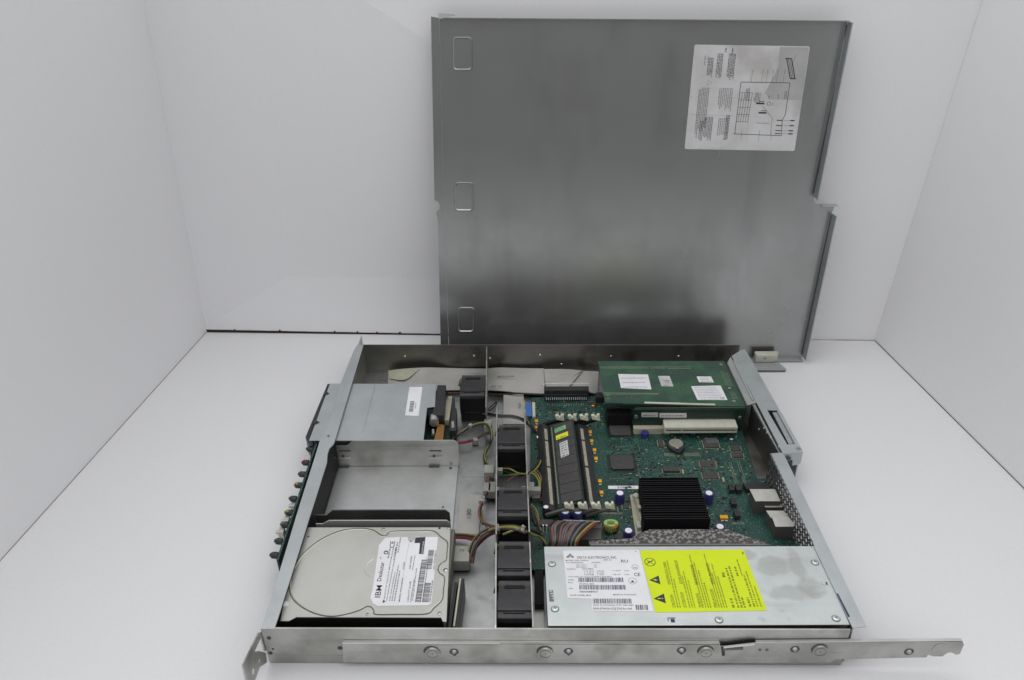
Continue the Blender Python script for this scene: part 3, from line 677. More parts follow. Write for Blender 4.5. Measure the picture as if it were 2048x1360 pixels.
for px, py, r, mm in ((617, 1073, .9, 'ink'), (879, 1056.5, 1.1, 'ink'), (891, 1140, 1.9, 'ink'), (821, 1083, .8, 'ink'), (571, 1208, 2.6, 'paper'), (892, 1141, 1.2, 'white')):
    b = MB(); b.cyl(at(px, py, hz+.03+(.1 if mm == 'white' else 0)), r, .1, mm, Z, 16); b.build('cover_hole', hd)
b = MB(); tp = [(747, 1118), (738, 1124), (730, 1135), (729, 1142), (734, 1150), (742, 1152), (750, 1149)]
b.slab([at(x, y, hz+.05) for x, y in tp], (0, 0, .1), 'hdd'); b.tube([at(x, y, hz+.1) for x, y in tp], .22, 'groove_highlight', n=5); b.build('tape_patch', hd)
# sticker
b = MB()
lp_ = [(771, 1075), (815, 1074), (817, 1082), (824, 1085), (829, 1081), (831, 1074), (876, 1074), (863, 1206), (856, 1211), (755, 1212), (746, 1207), (741, 1195), (745, 1180), (758, 1090)]
b.slab([at(x, y, hz+.12) for x, y in lp_], (0, 0, .08), 'paper')
o = at(741, 1208, hz+.26); ex = Vector((0, 1, 0)); ey = Vector((-1, 0, 0))
def hx(x, y): return at(x, y, hz+.26)
# reading direction is away from the camera (+y), letters' top faces -x
def ht(s_, px, py, h, fit=None, m='ink'): b.text(s_, hx(px, py), ex+Vector((-.02, 0, 0)), ey, h, m, fit=fit)
def hg(px, py, L, h=.9, m='ink_soft'): b.greek(hx(px, py), ex, ey, 0, 0, L, h, m)
ht('IBM', 760, 1196, 4.6, fit=13); ht('Deskstar', 762, 1163, 3.6, fit=21); ht('TM', 762, 1118, 1.1)
ht('A PRODUCT OF THAILAND BY IBM STORAGE', 769, 1202, 1.05, fit=46); hg(774, 1202, 45); hg(780, 1202, 30); ht('5 SEP-2000', 790, 1120, 1.6, fit=14)
hg(785, 1202, 38, 1.1); hg(790, 1202, 32, 1.1); ht('MODEL: DTLA-305020', 800, 1203, 1.3, fit=24); ht('ATA/IDE', 808, 1139, 1.3, fit=8)
b.rect(hx(797, 1206), ex, ey, 0, 0, 66, .12, 'ink_soft'); b.rect(hx(840, 1206), ex, ey, 0, 0, 50, .12, 'ink_soft')
ht('CAPACITY 20.5GB', 817, 1204, 1.3, fit=21); ht('RPM 7200RPM', 821, 1138, 1.2, fit=14); hg(822, 1204, 24); hg(826, 1140, 16); ht('5V 400 LBA 40 000 SECTORS', 826, 1202, 1.1, fit=34); hg(832, 1204, 40)
b.barcode(hx(842, 1204), ex, ey, 0, 0, 44, 4.6, 'ink_soft'); hg(846, 1204, 40, 1.1)
b.barcode(hx(857, 1204), ex, ey, 0, 0, 20, 5, 'ink_soft'); hg(861, 1204, 22, 1.3)
b.barcode(hx(863, 1138), ex, ey, 0, 0, 21, 4.6, 'ink_soft'); ht('S/N YDW40812', 869, 1139, 1.3, fit=21)
ht('CE', 788, 1096, 4.2, fit=8); ht('R', 774, 1104, 2.4); b.ring(hx(772, 1105), 1.2, 2.0, .05, 'ink'); hg(778, 1116, 12, 1.6); hg(784, 1116, 14, 1.1); hg(792, 1108, 14, 1.4, 'ink'); hg(797, 1105, 18, 1.1)
b.slab([hx(831, 1075), hx(851, 1074), hx(847, 1108), hx(838, 1108), hx(840, 1086), hx(829, 1086)], (0, 0, .05), 'ink')
b.text('DO NOT COVER', hx(845, 1107)+dz*.08, ex, ey, 1.2, 'paper', fit=14); b.text('THIS HOLE', hx(849, 1106)+dz*.08, ex, ey, 1.2, 'paper', fit=10)
p = hx(762, 1206); b.slab([p+Vector((3.5, 1.5, 0)), p+Vector((1.2, 3.2, 0)), p+Vector((1.2, 0, 0))], (0, 0, .05), 'ink')
b.build('printed_sticker', hd, smooth=False)
b = MB(); cn = px2(26, (904, 1152), (910, 1151), (903, 1252), (898, 1253)); b.prism([(139, 14), (141.5, 14), (143.2, 62), (140.6, 62)], 10, 22, 'black'); b.build('connector_rim', hd)
hpl = thing('cable_plug', 'long black ribbon plug behind the hard drive', 'connector', (146, 38, 4))
b = MB(); b.prism([(142.5, 12), (147.5, 12), (148.8, 64), (144.2, 64)], 3, 24, 'black'); b.build('plug_body', hpl, bevel=.5)
b = MB(); b.prism([(143.6, 14), (145, 14), (146.4, 62), (145, 62)], 24.1, 26.5, 'beige'); b.build('edge_strip', hpl, bevel=.2)

# ================================================================== FANS
def make_fan(loc, label):
    t = thing('case_fan', label, 'fan', loc, 'cooling fans')
    w, d, h = 26.6, 36, 36; X, Y, Zz = loc
    b = MB()
    prof = [(0, 0), (0, 31), (1.2, 33.5), (3, 34.4), (6.5, 34.6), (7, 35.9), (9, 36.4), (29, 36.1), (33.5, 35.8), (35, 36.6), (d, 36.4), (d, 0)]
    b.slab([(X+1, Y+p[0], Zz+p[1]) for p in prof], (w, 0, 0), 'black_fan')
    b.box(X+5.5, Y+4.8, Zz+34.6, X+22, Y+5.8, Zz+35.7, 'black_fan')
    b.box(X+5.5, Y+28, Zz+36.2, X+22, Y+30.5, Zz+36.6, 'black_matt')
    b.box(X+6.5, Y+30.6, Zz+36.1, X+21, Y+31, Zz+36.9, 'black_fan')
    b.box(X+1.6, Y-.3, Zz+1, X+27, Y-.05, Zz+30.2, 'black_matt'); b.box(X+6, Y-.5, Zz+12, X+22, Y-.32, Zz+12.6, 'black_fan')
    b.build('housing', t, bevel=.5)
    b = MB(); b.ring((X+.3, Y+18, Zz+18), 15, 17.3, .6, 'black', (1, 0, 0), 32); b.build('inlet_ring', t)
    b = MB(); b.cyl((X+w+.7+.3, Y+18, Zz+18), 9, .8, 'black', (1, 0, 0), 24); b.build('hub', t)
    b = MB(); b.tube([(X+3, Y+35, Zz+33), (X-1.2, Y+37, Zz+30), (X-3.5, Y+36, Zz+22)], .7, 'w_yellow', n=6)
    b.tube([(X+4.5, Y+35.5, Zz+33), (X+1, Y+38, Zz+30), (X-2.5, Y+38, Zz+20)], .7, 'w_red', n=6); b.build('lead_wire', t)
    return t
fy = {2: at(1021, 897, 37).y, 3: at(1024, 1032, 37).y, 4: at(1026, 1151, 37).y, 5: at(1029, 1237, 37).y}
fx = lambda y: 177.2-.0332*(y+18)+1.0
f2 = make_fan((fx(fy[5]), fy[5], 2.2), 'black case fan nearest to the hard drive plug and the near side panel')
copy_thing(f2, (fx(fy[4]), fy[4], 2.2), 'black case fan just in front of the crossing wire bundle')
copy_thing(f2, (fx(fy[3]), fy[3], 2.2), 'black case fan just behind the crossing wire bundle')
copy_thing(f2, (fx(fy[2]), fy[2], 2.2), 'black case fan between the two partitions level with the memory module')
p = at(922, 789, 38)
copy_thing(f2, (p.x-2.5, p.y, 2.2), 'black case fan standing alone beyond the others behind the floppy drive')

# ================================================================== POWER SUPPLY
ps = thing('power_supply', 'long low silver power supply with white and yellow stickers', 'power supply', (325, 45, 2))
tz = 39
tp = [at(1088, 1093, tz), at(1595, 1092, tz), at(1629, 1092, tz), at(1700, 1249, tz), at(1096, 1251.5, tz)]
b = MB(); b.prism([(p.x, p.y) for p in tp], 38, tz, 'psu_top'); b.build('top_cover', ps, bevel=.3)
b = MB(); b.prism([(tp[0].x+.8, tp[0].y-.8), (tp[2].x-.8, tp[2].y-.8), (tp[3].x-.8, tp[3].y+.8), (tp[4].x+.8, tp[4].y+.8)], 2.3, 37.9, 'steel_dark'); b.build('casing', ps)
for px, py in ((1104, 1128), (1110, 1218), (1438, 1240), (1630, 1125), (1672, 1237)):
    b = MB(); b.ring(at(px, py, tz+.02), 2.9, 3.3, .1, 'steel_dark'); b.screw(at(px, py, tz), 2.9, 'psu_top'); b.build('screw', ps)
b = MB()
q = at(1344, 1240, tz+.05); b.box(q.x-3, q.y+1.6, tz+.02, q.x+3, q.y+2.2, tz+.2, 'ink_blue'); b.box(q.x-1, q.y-2.2, tz+.02, q.x+2, q.y+1, tz+.2, 'ink_blue'); b.box(q.x-3.2, q.y-1.2, tz+.02, q.x-2.6, q.y+1.6, tz+.2, 'steel_dark')
b.build('punched_slot', ps); b = MB()
q = at(1650, 1166, tz+.05); b.box(q.x-2.4, q.y-1.8, tz+.02, q.x+.3, q.y+2, tz+.35, 'psu_top'); b.box(q.x+.4, q.y-1.8, tz+.02, q.x+1.8, q.y+1, tz+.12, 'ink_soft')
b.build('punched_slot', ps)
b = MB(); b.prism(px2(tz+.1, (1097, 1180), (1106, 1180), (1108, 1203), (1099, 1203)), tz+.05, tz+.12, 'steel_dark')
for k in range(4): q = at(1099+k*2, 1183+k*5, tz+.2); b.box(q.x, q.y, tz+.13, q.x+2, q.y+1, tz+.18, 'psu_top')
b.build('worn_stamp', ps)
# white sticker
b = MB(); L0 = [at(1126, 1101, tz+.1), at(1278, 1100, tz+.1), at(1307, 1223, tz+.1), at(1184, 1222, tz+.1), at(1183, 1198, tz+.1), at(1135, 1196, tz+.1)]
b.slab(L0, (0, 0, .08), 'paper'); ex = Vector((1, 0, 0)); ey = Vector((0, 1, 0)); zz = tz+.24
def T(s_, px, py, h, pxr=None, m='ink'):
    o = at(px, py, zz); b.text(s_, o, ex, ey, h, m, fit=(at(pxr, py, zz)-o).length if pxr else None)
T('DELTA ELECTRONICS, INC.', 1154, 1117, 2.5, 1234)
T('MODEL: DPS-125FB A', 1131, 1122, 1.4, 1177); T('REV: 01', 1207, 1121, 1.3, 1223)
T('AUTORANGING', 1132, 1126.5, 1.4, 1166, 'ink'); T('50-60Hz', 1183, 1126, 1.2, 1201)
T('100-127V~', 1151, 1131, 1.2, 1175); T('3.0A', 1187, 1131, 1.2, 1194); T('200-240V~', 1152, 1135, 1.2, 1176); T('1.5A', 1187, 1135, 1.2, 1194)
T('OUTPUT:', 1133, 1139.5, 1.4, 1152, 'ink'); T('125W MAX', 1163, 1139, 1.4, 1187, 'ink')
for i, (y, s1, s2) in enumerate(((1143, '+3.3V', '10.0A'), (1147, '+12V', '3.0A'), (1150.5, '+5VSB', '1.0A'))): T(s1, 1167, y, 1.15, 1188); T(s2, 1193, y, 1.15, 1209)
T('+12V', 1223, 1142.5, 1.1, 1242); T('0.5A', 1248, 1142.5, 1.1, 1258); T('-5V', 1223, 1150, 1.1, 1242); T('0.5A', 1249, 1150, 1.1, 1259)
T('+3.3V AND +5V TOTAL POWER IS 80W MAX', 1136, 1154.5, 1.2, 1224)
T('INTEL', 1136, 1161, 1.2, 1148); T('P/N:', 1136, 1166.5, 1.3, 1146, 'ink'); T('S/N:', 1138, 1178, 1.3, 1146, 'ink')
def BC(px, py, pxr, h, m='ink_soft'): o = at(px, py, zz); b.barcode(o, ex, ey, 0, 0, (at(pxr, py, zz)-o).length, h, m)
BC(1157, 1164, 1247, 4.6, 'ink_blue'); T('752752-005', 1158, 1169, 1.4, 1188); BC(1159, 1179, 1250, 4.6, 'ink_blue'); T('0800088967', 1159, 1185, 1.7, 1196)
T('DATE CODE: 9814', 1140, 1192, 1.5, 1182); T('MADE IN THAILAND', 1226, 1190.5, 1.3, 1273)
BC(1186, 1207, 1262, 4.8); T('DS/N TH-079WGH-17971-58P-0389', 1186, 1211.5, 1.3, 1267); T('DP/N 079WGH [CE] [TH] Rev A00', 1186, 1219, 1.9, 1264, 'ink'); BC(1272, 1220, 1295, 5, 'ink')
T('CE', 1268, 1152, 3.4, 1281, 'ink_blue')
for px, py, r in ((1270, 1134, 2.6), (1265, 1162, 3.3)): b.ring(at(px, py, zz), r-.25, r, .04, 'ink_soft')
T('N', 1267.5, 1137, 1.9, 1273); p = at(1265, 1163, zz); b.slab([p+Vector((-1.6, -1, 0)), p+Vector((1.6, -1, 0)), p+Vector((0, 1.6, 0))], (0, 0, .04), 'ink_soft')
T('RU', 1242, 1125, 3.2, 1256, 'ink')
p = at(1132, 1115, zz); q = at(1149, 1115, zz); w_ = q.x-p.x
b.slab([p, q, Vector((p.x+w_*.5, p.y+w_*.62, zz))], (0, 0, .04), 'ink'); b.ring(Vector((p.x+w_*.52, p.y+w_*.2, zz+.06)), 1.0, 1.4, .04, 'paper')
b.slab([Vector((p.x+w_*.3, p.y+.6, zz+.06)), Vector((p.x+w_*.62, p.y+.6, zz+.06)), Vector((p.x+w_*.55, p.y+1.3, zz+.06))], (0, 0, .04), 'paper'); T('01', 1270, 1104, 1.2)
b.build('rating_sticker', ps, smooth=False, label='white rating sticker with barcodes')
# yellow sticker
b = MB(); Y0 = [at(1279.5, 1101, tz+.1), at(1487, 1099, tz+.1), at(1534, 1221, tz+.1), at(1311, 1225, tz+.1)]
b.slab(Y0, (0, 0, .08), 'paper_yellow')
ex = (Y0[1]-Y0[2]).normalized(); ex = Vector((-.035, 1, 0)).normalized(); ey = Vector((-1, -.035, 0)).normalized()
def VT(s_, px, py, h, L=None, m='ink_olive'): b.text(s_, at(px, py, zz), ex, ey, h, m, fit=L)
def VG(px, py, L, h=1.05, m='ink_olive'): b.greek(at(px, py, zz), ex, ey, 0, 0, L, h, m)
for (x, y, s_, L) in ((1340, 1169, 'HAZARDOUS AREA', 24), (1364, 1168, 'ZONE DANGEREUSE', 25), (1395, 1170, 'GEFAHRENZONE', 21), (1427, 1168, 'AREA PELIGROSA', 22)):
    VT(s_, x, y, 1.7, L); b.rect(at(x+1.5, y, zz), ex, ey, 0, 0, L, .25, 'ink_olive')
for (x, y, s_, L) in ((1350, 1215, 'CAUTION', 12.5), (1372, 1215, 'ATTENTION', 15), (1403, 1215, 'WARNUNG', 14), (1434, 1215, 'PRECAUCION', 18)):
    VT(s_, x, y, 1.9, L); b.rect(at(x+1.5, y, zz), ex, ey, 0, 0, L, .25, 'ink_olive')
for x, L in ((1357, 50), (1362, 32), (1381, 34), (1386, 40), (1391, 30), (1408, 56), (1413, 52), (1418, 38), (1423, 30), (1440, 60), (1445, 40), (1450, 50), (1455, 34)): VG(x, 1215, L*rnd.uniform(.85, 1))
for x, y, L, h in ((1470, 1215, 9, 2.4), (1479, 1215, 40, 1.8), (1486, 1215, 42, 1.8), (1492, 1215, 10, 1.8), (1503, 1213, 9, 2.0), (1511, 1213, 32, 1.7), (1517, 1213, 36, 1.2), (1524, 1213, 20, 1.2), (1451, 1154, 6, 2.4), (1478, 1152, 10, 2.0), (1486, 1152, 18, 1.2)): VG(x, y, L, h)
VG(1488, 1108, 3, 1.6, 'ink')
def wtri(px, py, r, inner):
    c = at(px, py, zz); b.slab([c+ey*r*1.1, c-ey*r*.7+ex*r, c-ey*r*.7-ex*r], (0, 0, .04), 'ink')
    c = c+dz*.06
    if inner == 'bolt': b.slab([c+ey*2.6+ex*.2, c-ey*.4+ex*1.1, c-ey*.1+ex*.2, c-ey*2+ex*.1, c+ey*.5-ex*1.1, c+ey*.2-ex*.2], (0, 0, .04), 'paper_yellow')
    else: b.slab([c+ey*2.2+ex*.4, c+ey*2.2-ex*.4, c-ey*.6-ex*.25, c-ey*.6+ex*.25], (0, 0, .04), 'paper_yellow'); b.slab([c-ey*1.2+ex*.4, c-ey*1.2-ex*.4, c-ey*1.9-ex*.4, c-ey*1.9+ex*.4], (0, 0, .04), 'paper_yellow')
wtri(1311, 1160, 4.6, 'bolt'); wtri(1321, 1197, 4.9, 'bang')
c = at(1300, 1124, zz); b.ring(c, 4.0, 4.5, .04, 'ink', Z, 32)
for a in (.7, -.75): 
    d_ = Vector((math.cos(a), math.sin(a), 0)); n_ = Vector((-d_.y, d_.x, 0)); b.slab([c+d_*4.1-n_*.22, c+d_*4.1+n_*.22, c-d_*4.1+n_*.22, c-d_*4.1-n_*.22], (0, 0, .05), 'ink')
b.bar(c+Vector((-2, -.4, .04)), c+Vector((2.2, 1, .04)), .7, .03, 'ink')
b.build('warning_sticker', ps, smooth=False, label='bright yellow hazard warning sticker')
# sponge behind psu
b = MB(); sp = px2(33, (1180, 1091), (1178, 1081), (1262, 1076), (1278, 1066), (1300, 1058), (1458, 1058), (1476, 1066), (1542, 1089))
b.prism(sp, 9, 33, 'sponge'); b.prism([(x, y-.3) for x, y in px2(33.6, (1180, 1091), (1180, 1087), (1530, 1087), (1540, 1091))], 33.1, 34.4, 'steel_dark')
tag(b.build('foam_pad', bevel=1.2), 'speckled grey foam pad along the rear edge of the power supply', 'foam pad')

# ================================================================== MOTHERBOARD
mz = 8.6
mb = thing('motherboard', 'large green motherboard crowded with chips beneath the black heat sink', 'motherboard', (320, 220, 4))
b = MB(); e1_, e2_ = at(1488, 872, mz), at(1514, 957, mz)
b.prism([(202, 88), (203, 341), (283, 345), (426, 345), (e1_.x, e1_.y), (e2_.x, e2_.y), (e2_.x+7, e2_.y), (438, 190), (438, 88)], 7, mz, 'pcb'); b.build('circuit_board', mb)
def chip(px, py, w, d, h=2, m='chip', name='chip', rot=0, pins=True, rr=0):
    c = at(px, py, mz+h); c.z = mz
    b = MB()
    if rr: b.prism([(c.x+x-.1, c.y+y) for x, y in rrect(-w/2, -d/2, w/2, d/2, rr)], mz+.05, mz+h, m)
    else: b.box(c.x-w/2, c.y-d/2, mz+.05, c.x+w/2, c.y+d/2, mz+h, m)
    if pins:
        n = int(w/1.4)
        for i in range(n):
            x = c.x-w/2+(i+.5)*w/n
            for sgn in (-1, 1): b.box(x-.3, c.y+sgn*(d/2+.6)-.6, mz+.03, x+.3, c.y+sgn*(d/2+.6)+.6, mz+.5, 'gold')
        n = int(d/1.4)
        for i in range(n):
            y = c.y-d/2+(i+.5)*d/n
            for sgn in (-1, 1): b.box(c.x+sgn*(w/2+.6)-.6, y-.3, mz+.03, c.x+sgn*(w/2+.6)+.6, y+.3, mz+.5, 'gold')
    return b.build(name, mb, bevel=.2)
def bga(px, py, w, d):
    c = at(px, py, mz+2); b = MB()
    b.box(c.x-w/2-3, c.y-d/2-3, mz+.03, c.x+w/2+3, c.y+d/2+3, mz+.6, 'pcb_dark')
    b.prism([(c.x+x, c.y+y) for x, y in rrect(-w/2, -d/2, w/2, d/2, 3)], mz+.65, mz+2.4, 'chip'); b.build('large_chip', mb, bevel=.3)
bga(1240, 857, 22, 22); bga(1244, 924, 23, 21)
for a in ((1322, 886, 5, 12, 1.6), (1422, 886, 15, 13, 1.6), (1416, 927, 15, 10, 1.2), (1421, 950, 15, 10, 1.4), (1471, 895, 10, 9, 1.6), (1475, 909, 11, 7, 1.6), (1216, 1017, 17, 7, 1.5), (1252, 1012, 6, 6, 1.5), (1180, 1040, 5, 6, 2), (1243, 1075, 8, 8, 1.5), (1343, 937, 16, 7, 3)):
    chip(*a)
# lighter logo patch on one chip
b = MB(); p = at(1424, 882, mz+1.7); b.box(p.x-6, p.y-3, mz+1.65, p.x+6, p.y+5, mz+1.75, 'chip_pale'); b.build('chip_print', mb)
# coin battery
b = MB(); p = at(1352, 887, 13); b.cyl((p.x, p.y, mz+.05), 8.6, 3, 'black', Z, 28); b.prism([(p.x-8, p.y-6), (p.x+8, p.y-6), (p.x+2, p.y-13), (p.x-1, p.y-13)], mz+.05, 12.5, 'black'); bt = b.build('battery_holder', mb)
b = MB(); b.cyl((p.x, p.y, 11.7), 7.4, 2, 'coin', Z, 32, r2=7.1); b.prism([(p.x-1.4, p.y-9.5), (p.x+1.4, p.y-9.5), (p.x+1.4, p.y-6), (p.x-1.4, p.y-6)], 13.8, 14.2, 'silver'); b.build('coin_battery', bt)
# electrolytic capacitors, blue sleeves with pale tops
def cap(px, py, r=4.6, h=11, sl='blue', top='white'):
    p = at(px, py, mz+h); b = MB(); b.cyl((p.x, p.y, mz), r, h, sl, Z, 24); b.ring((p.x, p.y, mz+h), r*.72, r*.98, .3, sl); b.cyl((p.x, p.y, mz+h), r*.68, .25, top, Z, 20); b.build('capacitor', mb)
for px, py in ((1131, 1023), (1156, 1023), (1240, 986), (1418, 986), (1440, 1053), (1257, 1061)): cap(px, py)
cap(1092, 1014, 3.2, 11, 'black', 'white'); cap(1290, 865, 4.0, 6, 'blue', 'blue')
# orange tantalum capacitors
for px, py in ((1073, 841), (1073, 854), (1180, 863), (1183, 881), (1189, 899), (1192, 916), (1200, 961), (1203, 984), (1444, 1033), (1452, 1033)):
    p = at(px, py, mz+3); b = MB(); b.box(p.x-1.8, p.y-2.2, mz, p.x+1.8, p.y+2.2, mz+3, 'orange'); b.box(p.x-1.4, p.y-3.4, mz, p.x+1.4, p.y-2.25, mz+1, 'silver'); b.build('orange_capacitor', mb, bevel=.3)
# toroid coils
for px, py, r in ((1222, 1049, 6.5), (1163, 1049, 5)):
    p = at(px, py, 15); b = MB(); b.ring((p.x, p.y, 10), r*.55, r, 6, 'lime', (0, .25, 1), 24)
    for k in range(9): a = -2.6+k*.28; b.tube([(p.x+math.cos(a)*r*.5, p.y+math.sin(a)*r*.5, 16.5), (p.x+math.cos(a)*r*1.06, p.y+math.sin(a)*r*1.06, 16.8), (p.x+math.cos(a)*r*1.08, p.y+math.sin(a)*r*1.08, 10)], .4, 'copper', n=5, sub=3)
    b.build('toroid_coil', mb)
# power transistor / DIP switch
b = MB(); p = at(1093, 1045, 14); b.box(p.x-6, p.y-2, mz, p.x+6, p.y+5, 13, 'chip')
for k in (-1, 0, 1): b.box(p.x+k*3-.7, p.y-3.6, mz, p.x+k*3+.7, p.y-2.1, 13.5, 'white'); b.box(p.x+k*3-.4, p.y-7, mz, p.x+k*3+.4, p.y-4.5, 9.5, 'silver')
b.build('power_transistor', mb)
b = MB()
for px, py in ((1463, 975), (1477, 975), (1467, 1003), (1474, 1027)): p = at(px, py, 13); b.box(p.x-2.6, p.y-4, mz, p.x+2.6, p.y+4, 14, 'black')
b.build('inductor_block', mb, bevel=.4)
b = MB(); p = at(1187, 806, 12); b.screw((p.x, p.y, mz+.1), 3, 'copper'); b.build('mounting_screw', mb)
b = MB(); p = at(1463, 875, 10); b.screw((p.x, p.y, mz+.1), 3); b.build('mounting_screw', mb)
b = MB(); p = at(1076, 876, 12); b.cyl((p.x, p.y, mz), 2.2, 5, 'silver', Z, 16, dome=1); b.build('crystal', mb)
b = MB(); p = at(1447, 960, 10); b.cyl((p.x, p.y-3, mz+1), 1.4, 6, 'gold', (0, 1, 0), 12); b.build('crystal', mb)
b = MB(); p = at(1366, 944, 10); b.cyl((p.x, p.y-3, mz+1), 1.3, 6, 'gold', (0, 1, 0), 12); b.build('crystal', mb)
# number strip sticker
b = MB(); o = at(1217, 978, mz+.1); e = at(1280, 978, mz+.1); b.slab([o, e, e+Vector((0, 4.6, 0)), o+Vector((0, 4.6, 0))], (0, 0, .1), 'paper'); b.greek(o+dz*.15, Vector((1, 0, 0)), Vector((0, 1, 0)), 9, .8, 16, 2.2, 'ink'); b.greek(o+dz*.15, Vector((1, 0, 0)), Vector((0, 1, 0)), 8, 3.3, 14, .9, 'ink_soft'); b.build('number_sticker', mb, smooth=False)
# silkscreen and tiny parts: nobody could count them
b = MB()
def onb(x, y): return 206 < x < 432 and 112 < y < 340 and not (x > e2_.x-2 and y > e2_.y-4)
blocked = [(232, 262, 160, 180), (300, 362, 115, 178), (212, 285, 140, 285), (308, 435, 278, 345), (398, 440, 120, 178)]
for k in range(3000):
    x, y = rnd.uniform(204, 434), rnd.uniform(112, 340)
    if not onb(x, y) or any(a < x < c and d0 < y < e0 for a, c, d0, e0 in blocked): continue
    r = rnd.random()
    if r < .35: l, w_ = rnd.uniform(.6, 1.1), rnd.uniform(.3, .5); b.box(x-l, y-w_, mz+.02, x+l, y+w_, mz+.6, rnd.choice(('gold', 'chip_pale', 'beige', 'black', 'chip', 'chip', 'silk')))
    elif r < .5: b.box(x-1.1, y-.8, mz+.02, x+1.1, y+.8, mz+1.2, 'chip'); b.box(x-1.4, y-.3, mz+.02, x-1.12, y+.3, mz+.5, 'silver')
    else:
        l = rnd.uniform(.4, 2.2); 
        if rnd.random() < .5: b.box(x-l, y-.12, mz+.02, x+l, y+.12, mz+.06, 'silk')
        else: b.box(x-.12, y-l, mz+.02, x+.12, y+l, mz+.06, 'silk')
for (px, py, nx, ny, sx_, sy_) in ((1095, 812, 26, 3, 1.9, 1.9), (1475, 925, 2, 26, 1.8, -1.9), (1458, 925, 2, 22, 1.8, -1.9), (1370, 912, 14, 4, 1.1, 1.3), (1330, 912, 14, 4, 1.1, 1.3), (1112, 1030, 8, 5, 1.3, -1.3), (1200, 1028, 18, 2, 1.2, 1.3), (1466, 1048, 8, 2, 1.4, 1.4), (1096, 826, 20, 2, 1.6, 1.4)):
    o = at(px, py, mz)
    for i in range(nx):
        for j in range(ny): b.box(o.x+i*sx_-.3, o.y+j*sy_-.3, mz+.02, o.x+i*sx_+.3, o.y+j*sy_+.3, mz+.25, 'gold')
def ln(p, q, m='silk'): P, Q = at(*p, mz+.07), at(*q, mz+.07); b.bar(P, Q, .3, .06, m)
for p, q in (((1219, 878), (1275, 878)), ((1275, 878), (1280, 905)), ((1270, 910), (1282, 960)), ((1207, 902), (1218, 903)), ((1215, 905), (1272, 905)), ((1386, 930), (1395, 960)), ((1392, 880), (1400, 897)), ((1400, 897), (1445, 898))): ln(p, q)
for px, py, w_, d_ in ((1206, 878, 9, 7), (1200, 955, 7, 4)): p = at(px, py, mz); b.box(p.x-w_/2, p.y-d_/2, mz+.015, p.x+w_/2, p.y+d_/2, mz+.045, 'pcb_card')
for k in range(150):
    x, y = rnd.uniform(206, 412), rnd.uniform(114, 335)
    if any(a < x < c and d0 < y < e0 for a, c, d0, e0 in blocked): continue
    ex_, ey_ = rnd.choice(((Vector((1, 0, 0)), Vector((0, 1, 0))), (Vector((0, -1, 0)), Vector((1, 0, 0)))))
    b.greek(Vector((x, y, mz+.07)), ex_, ey_, 0, 0, rnd.uniform(3, 9), rnd.uniform(.8, 1.4), 'silk')
for t_, px, py, h in (('C4 B7', 1222, 895, 1.6), ('U1 R3', 1240, 893, 1.4), ('R 4 M P1', 1202, 903, 1.4), ('A2 JN3K E1', 1220, 958, 1.4)):
    b.greek(at(px, py, mz+.08), Vector((1, 0, 0)), Vector((0, 1, 0)), 0, 0, 14, h, 'silk')
tag(b.build('surface_component', mb, smooth=False), kind='stuff')
# ribbon socket at the far edge
b = MB(); p, q = at(1089, 796, 12), at(1176, 796, 12); y1 = p.y
b.box(p.x, y1-1, mz, q.x, y1+8, 17, 'black')
for k in range(20):
    x = p.x+2+k*(q.x-p.x-4)/19; b.box(x-.42, y1-1.5, 10, x+.42, y1-1.05, 13.5, 'paper'); b.box(x-.35, y1-4, mz+.02, x+.35, y1-1.6, 9.6, 'black')
b.build('drive_socket', mb, bevel=.3)
b = MB(); p = at(1198, 800, 12); b.box(p.x-3.5, p.y-1, mz, p.x+6, p.y+9, 16, 'black'); b.build('drive_socket', mb)
# ports at the rear
def port(name, q, z1, m='port'):
    b = MB(); b.prism(q, mz, z1, 'port_side'); b.prism([(x*.999, y) for x, y in q], z1+.02, z1+.4, m); return b.build(name, mb, bevel=.3)
port('network_port', px2(24, (1500, 978), (1551, 978), (1562, 1002), (1512, 1002)), 23.6)
port('usb_port', px2(18, (1527, 1004), (1560, 1004), (1566, 1014), (1531, 1014)), 17.6)
port('usb_port', px2(21, (1533, 1021), (1568, 1021), (1577, 1031), (1543, 1036)), 20.6)
port('video_port', px2(24, (1544, 1032), (1577, 1032), (1592, 1050), (1588, 1053), (1552, 1053)), 23.6)
b = MB(); b.prism(px2(14, (1486, 966), (1530, 966), (1536, 978), (1494, 978)), mz, 14, 'black'); b.build('serial_port', mb)
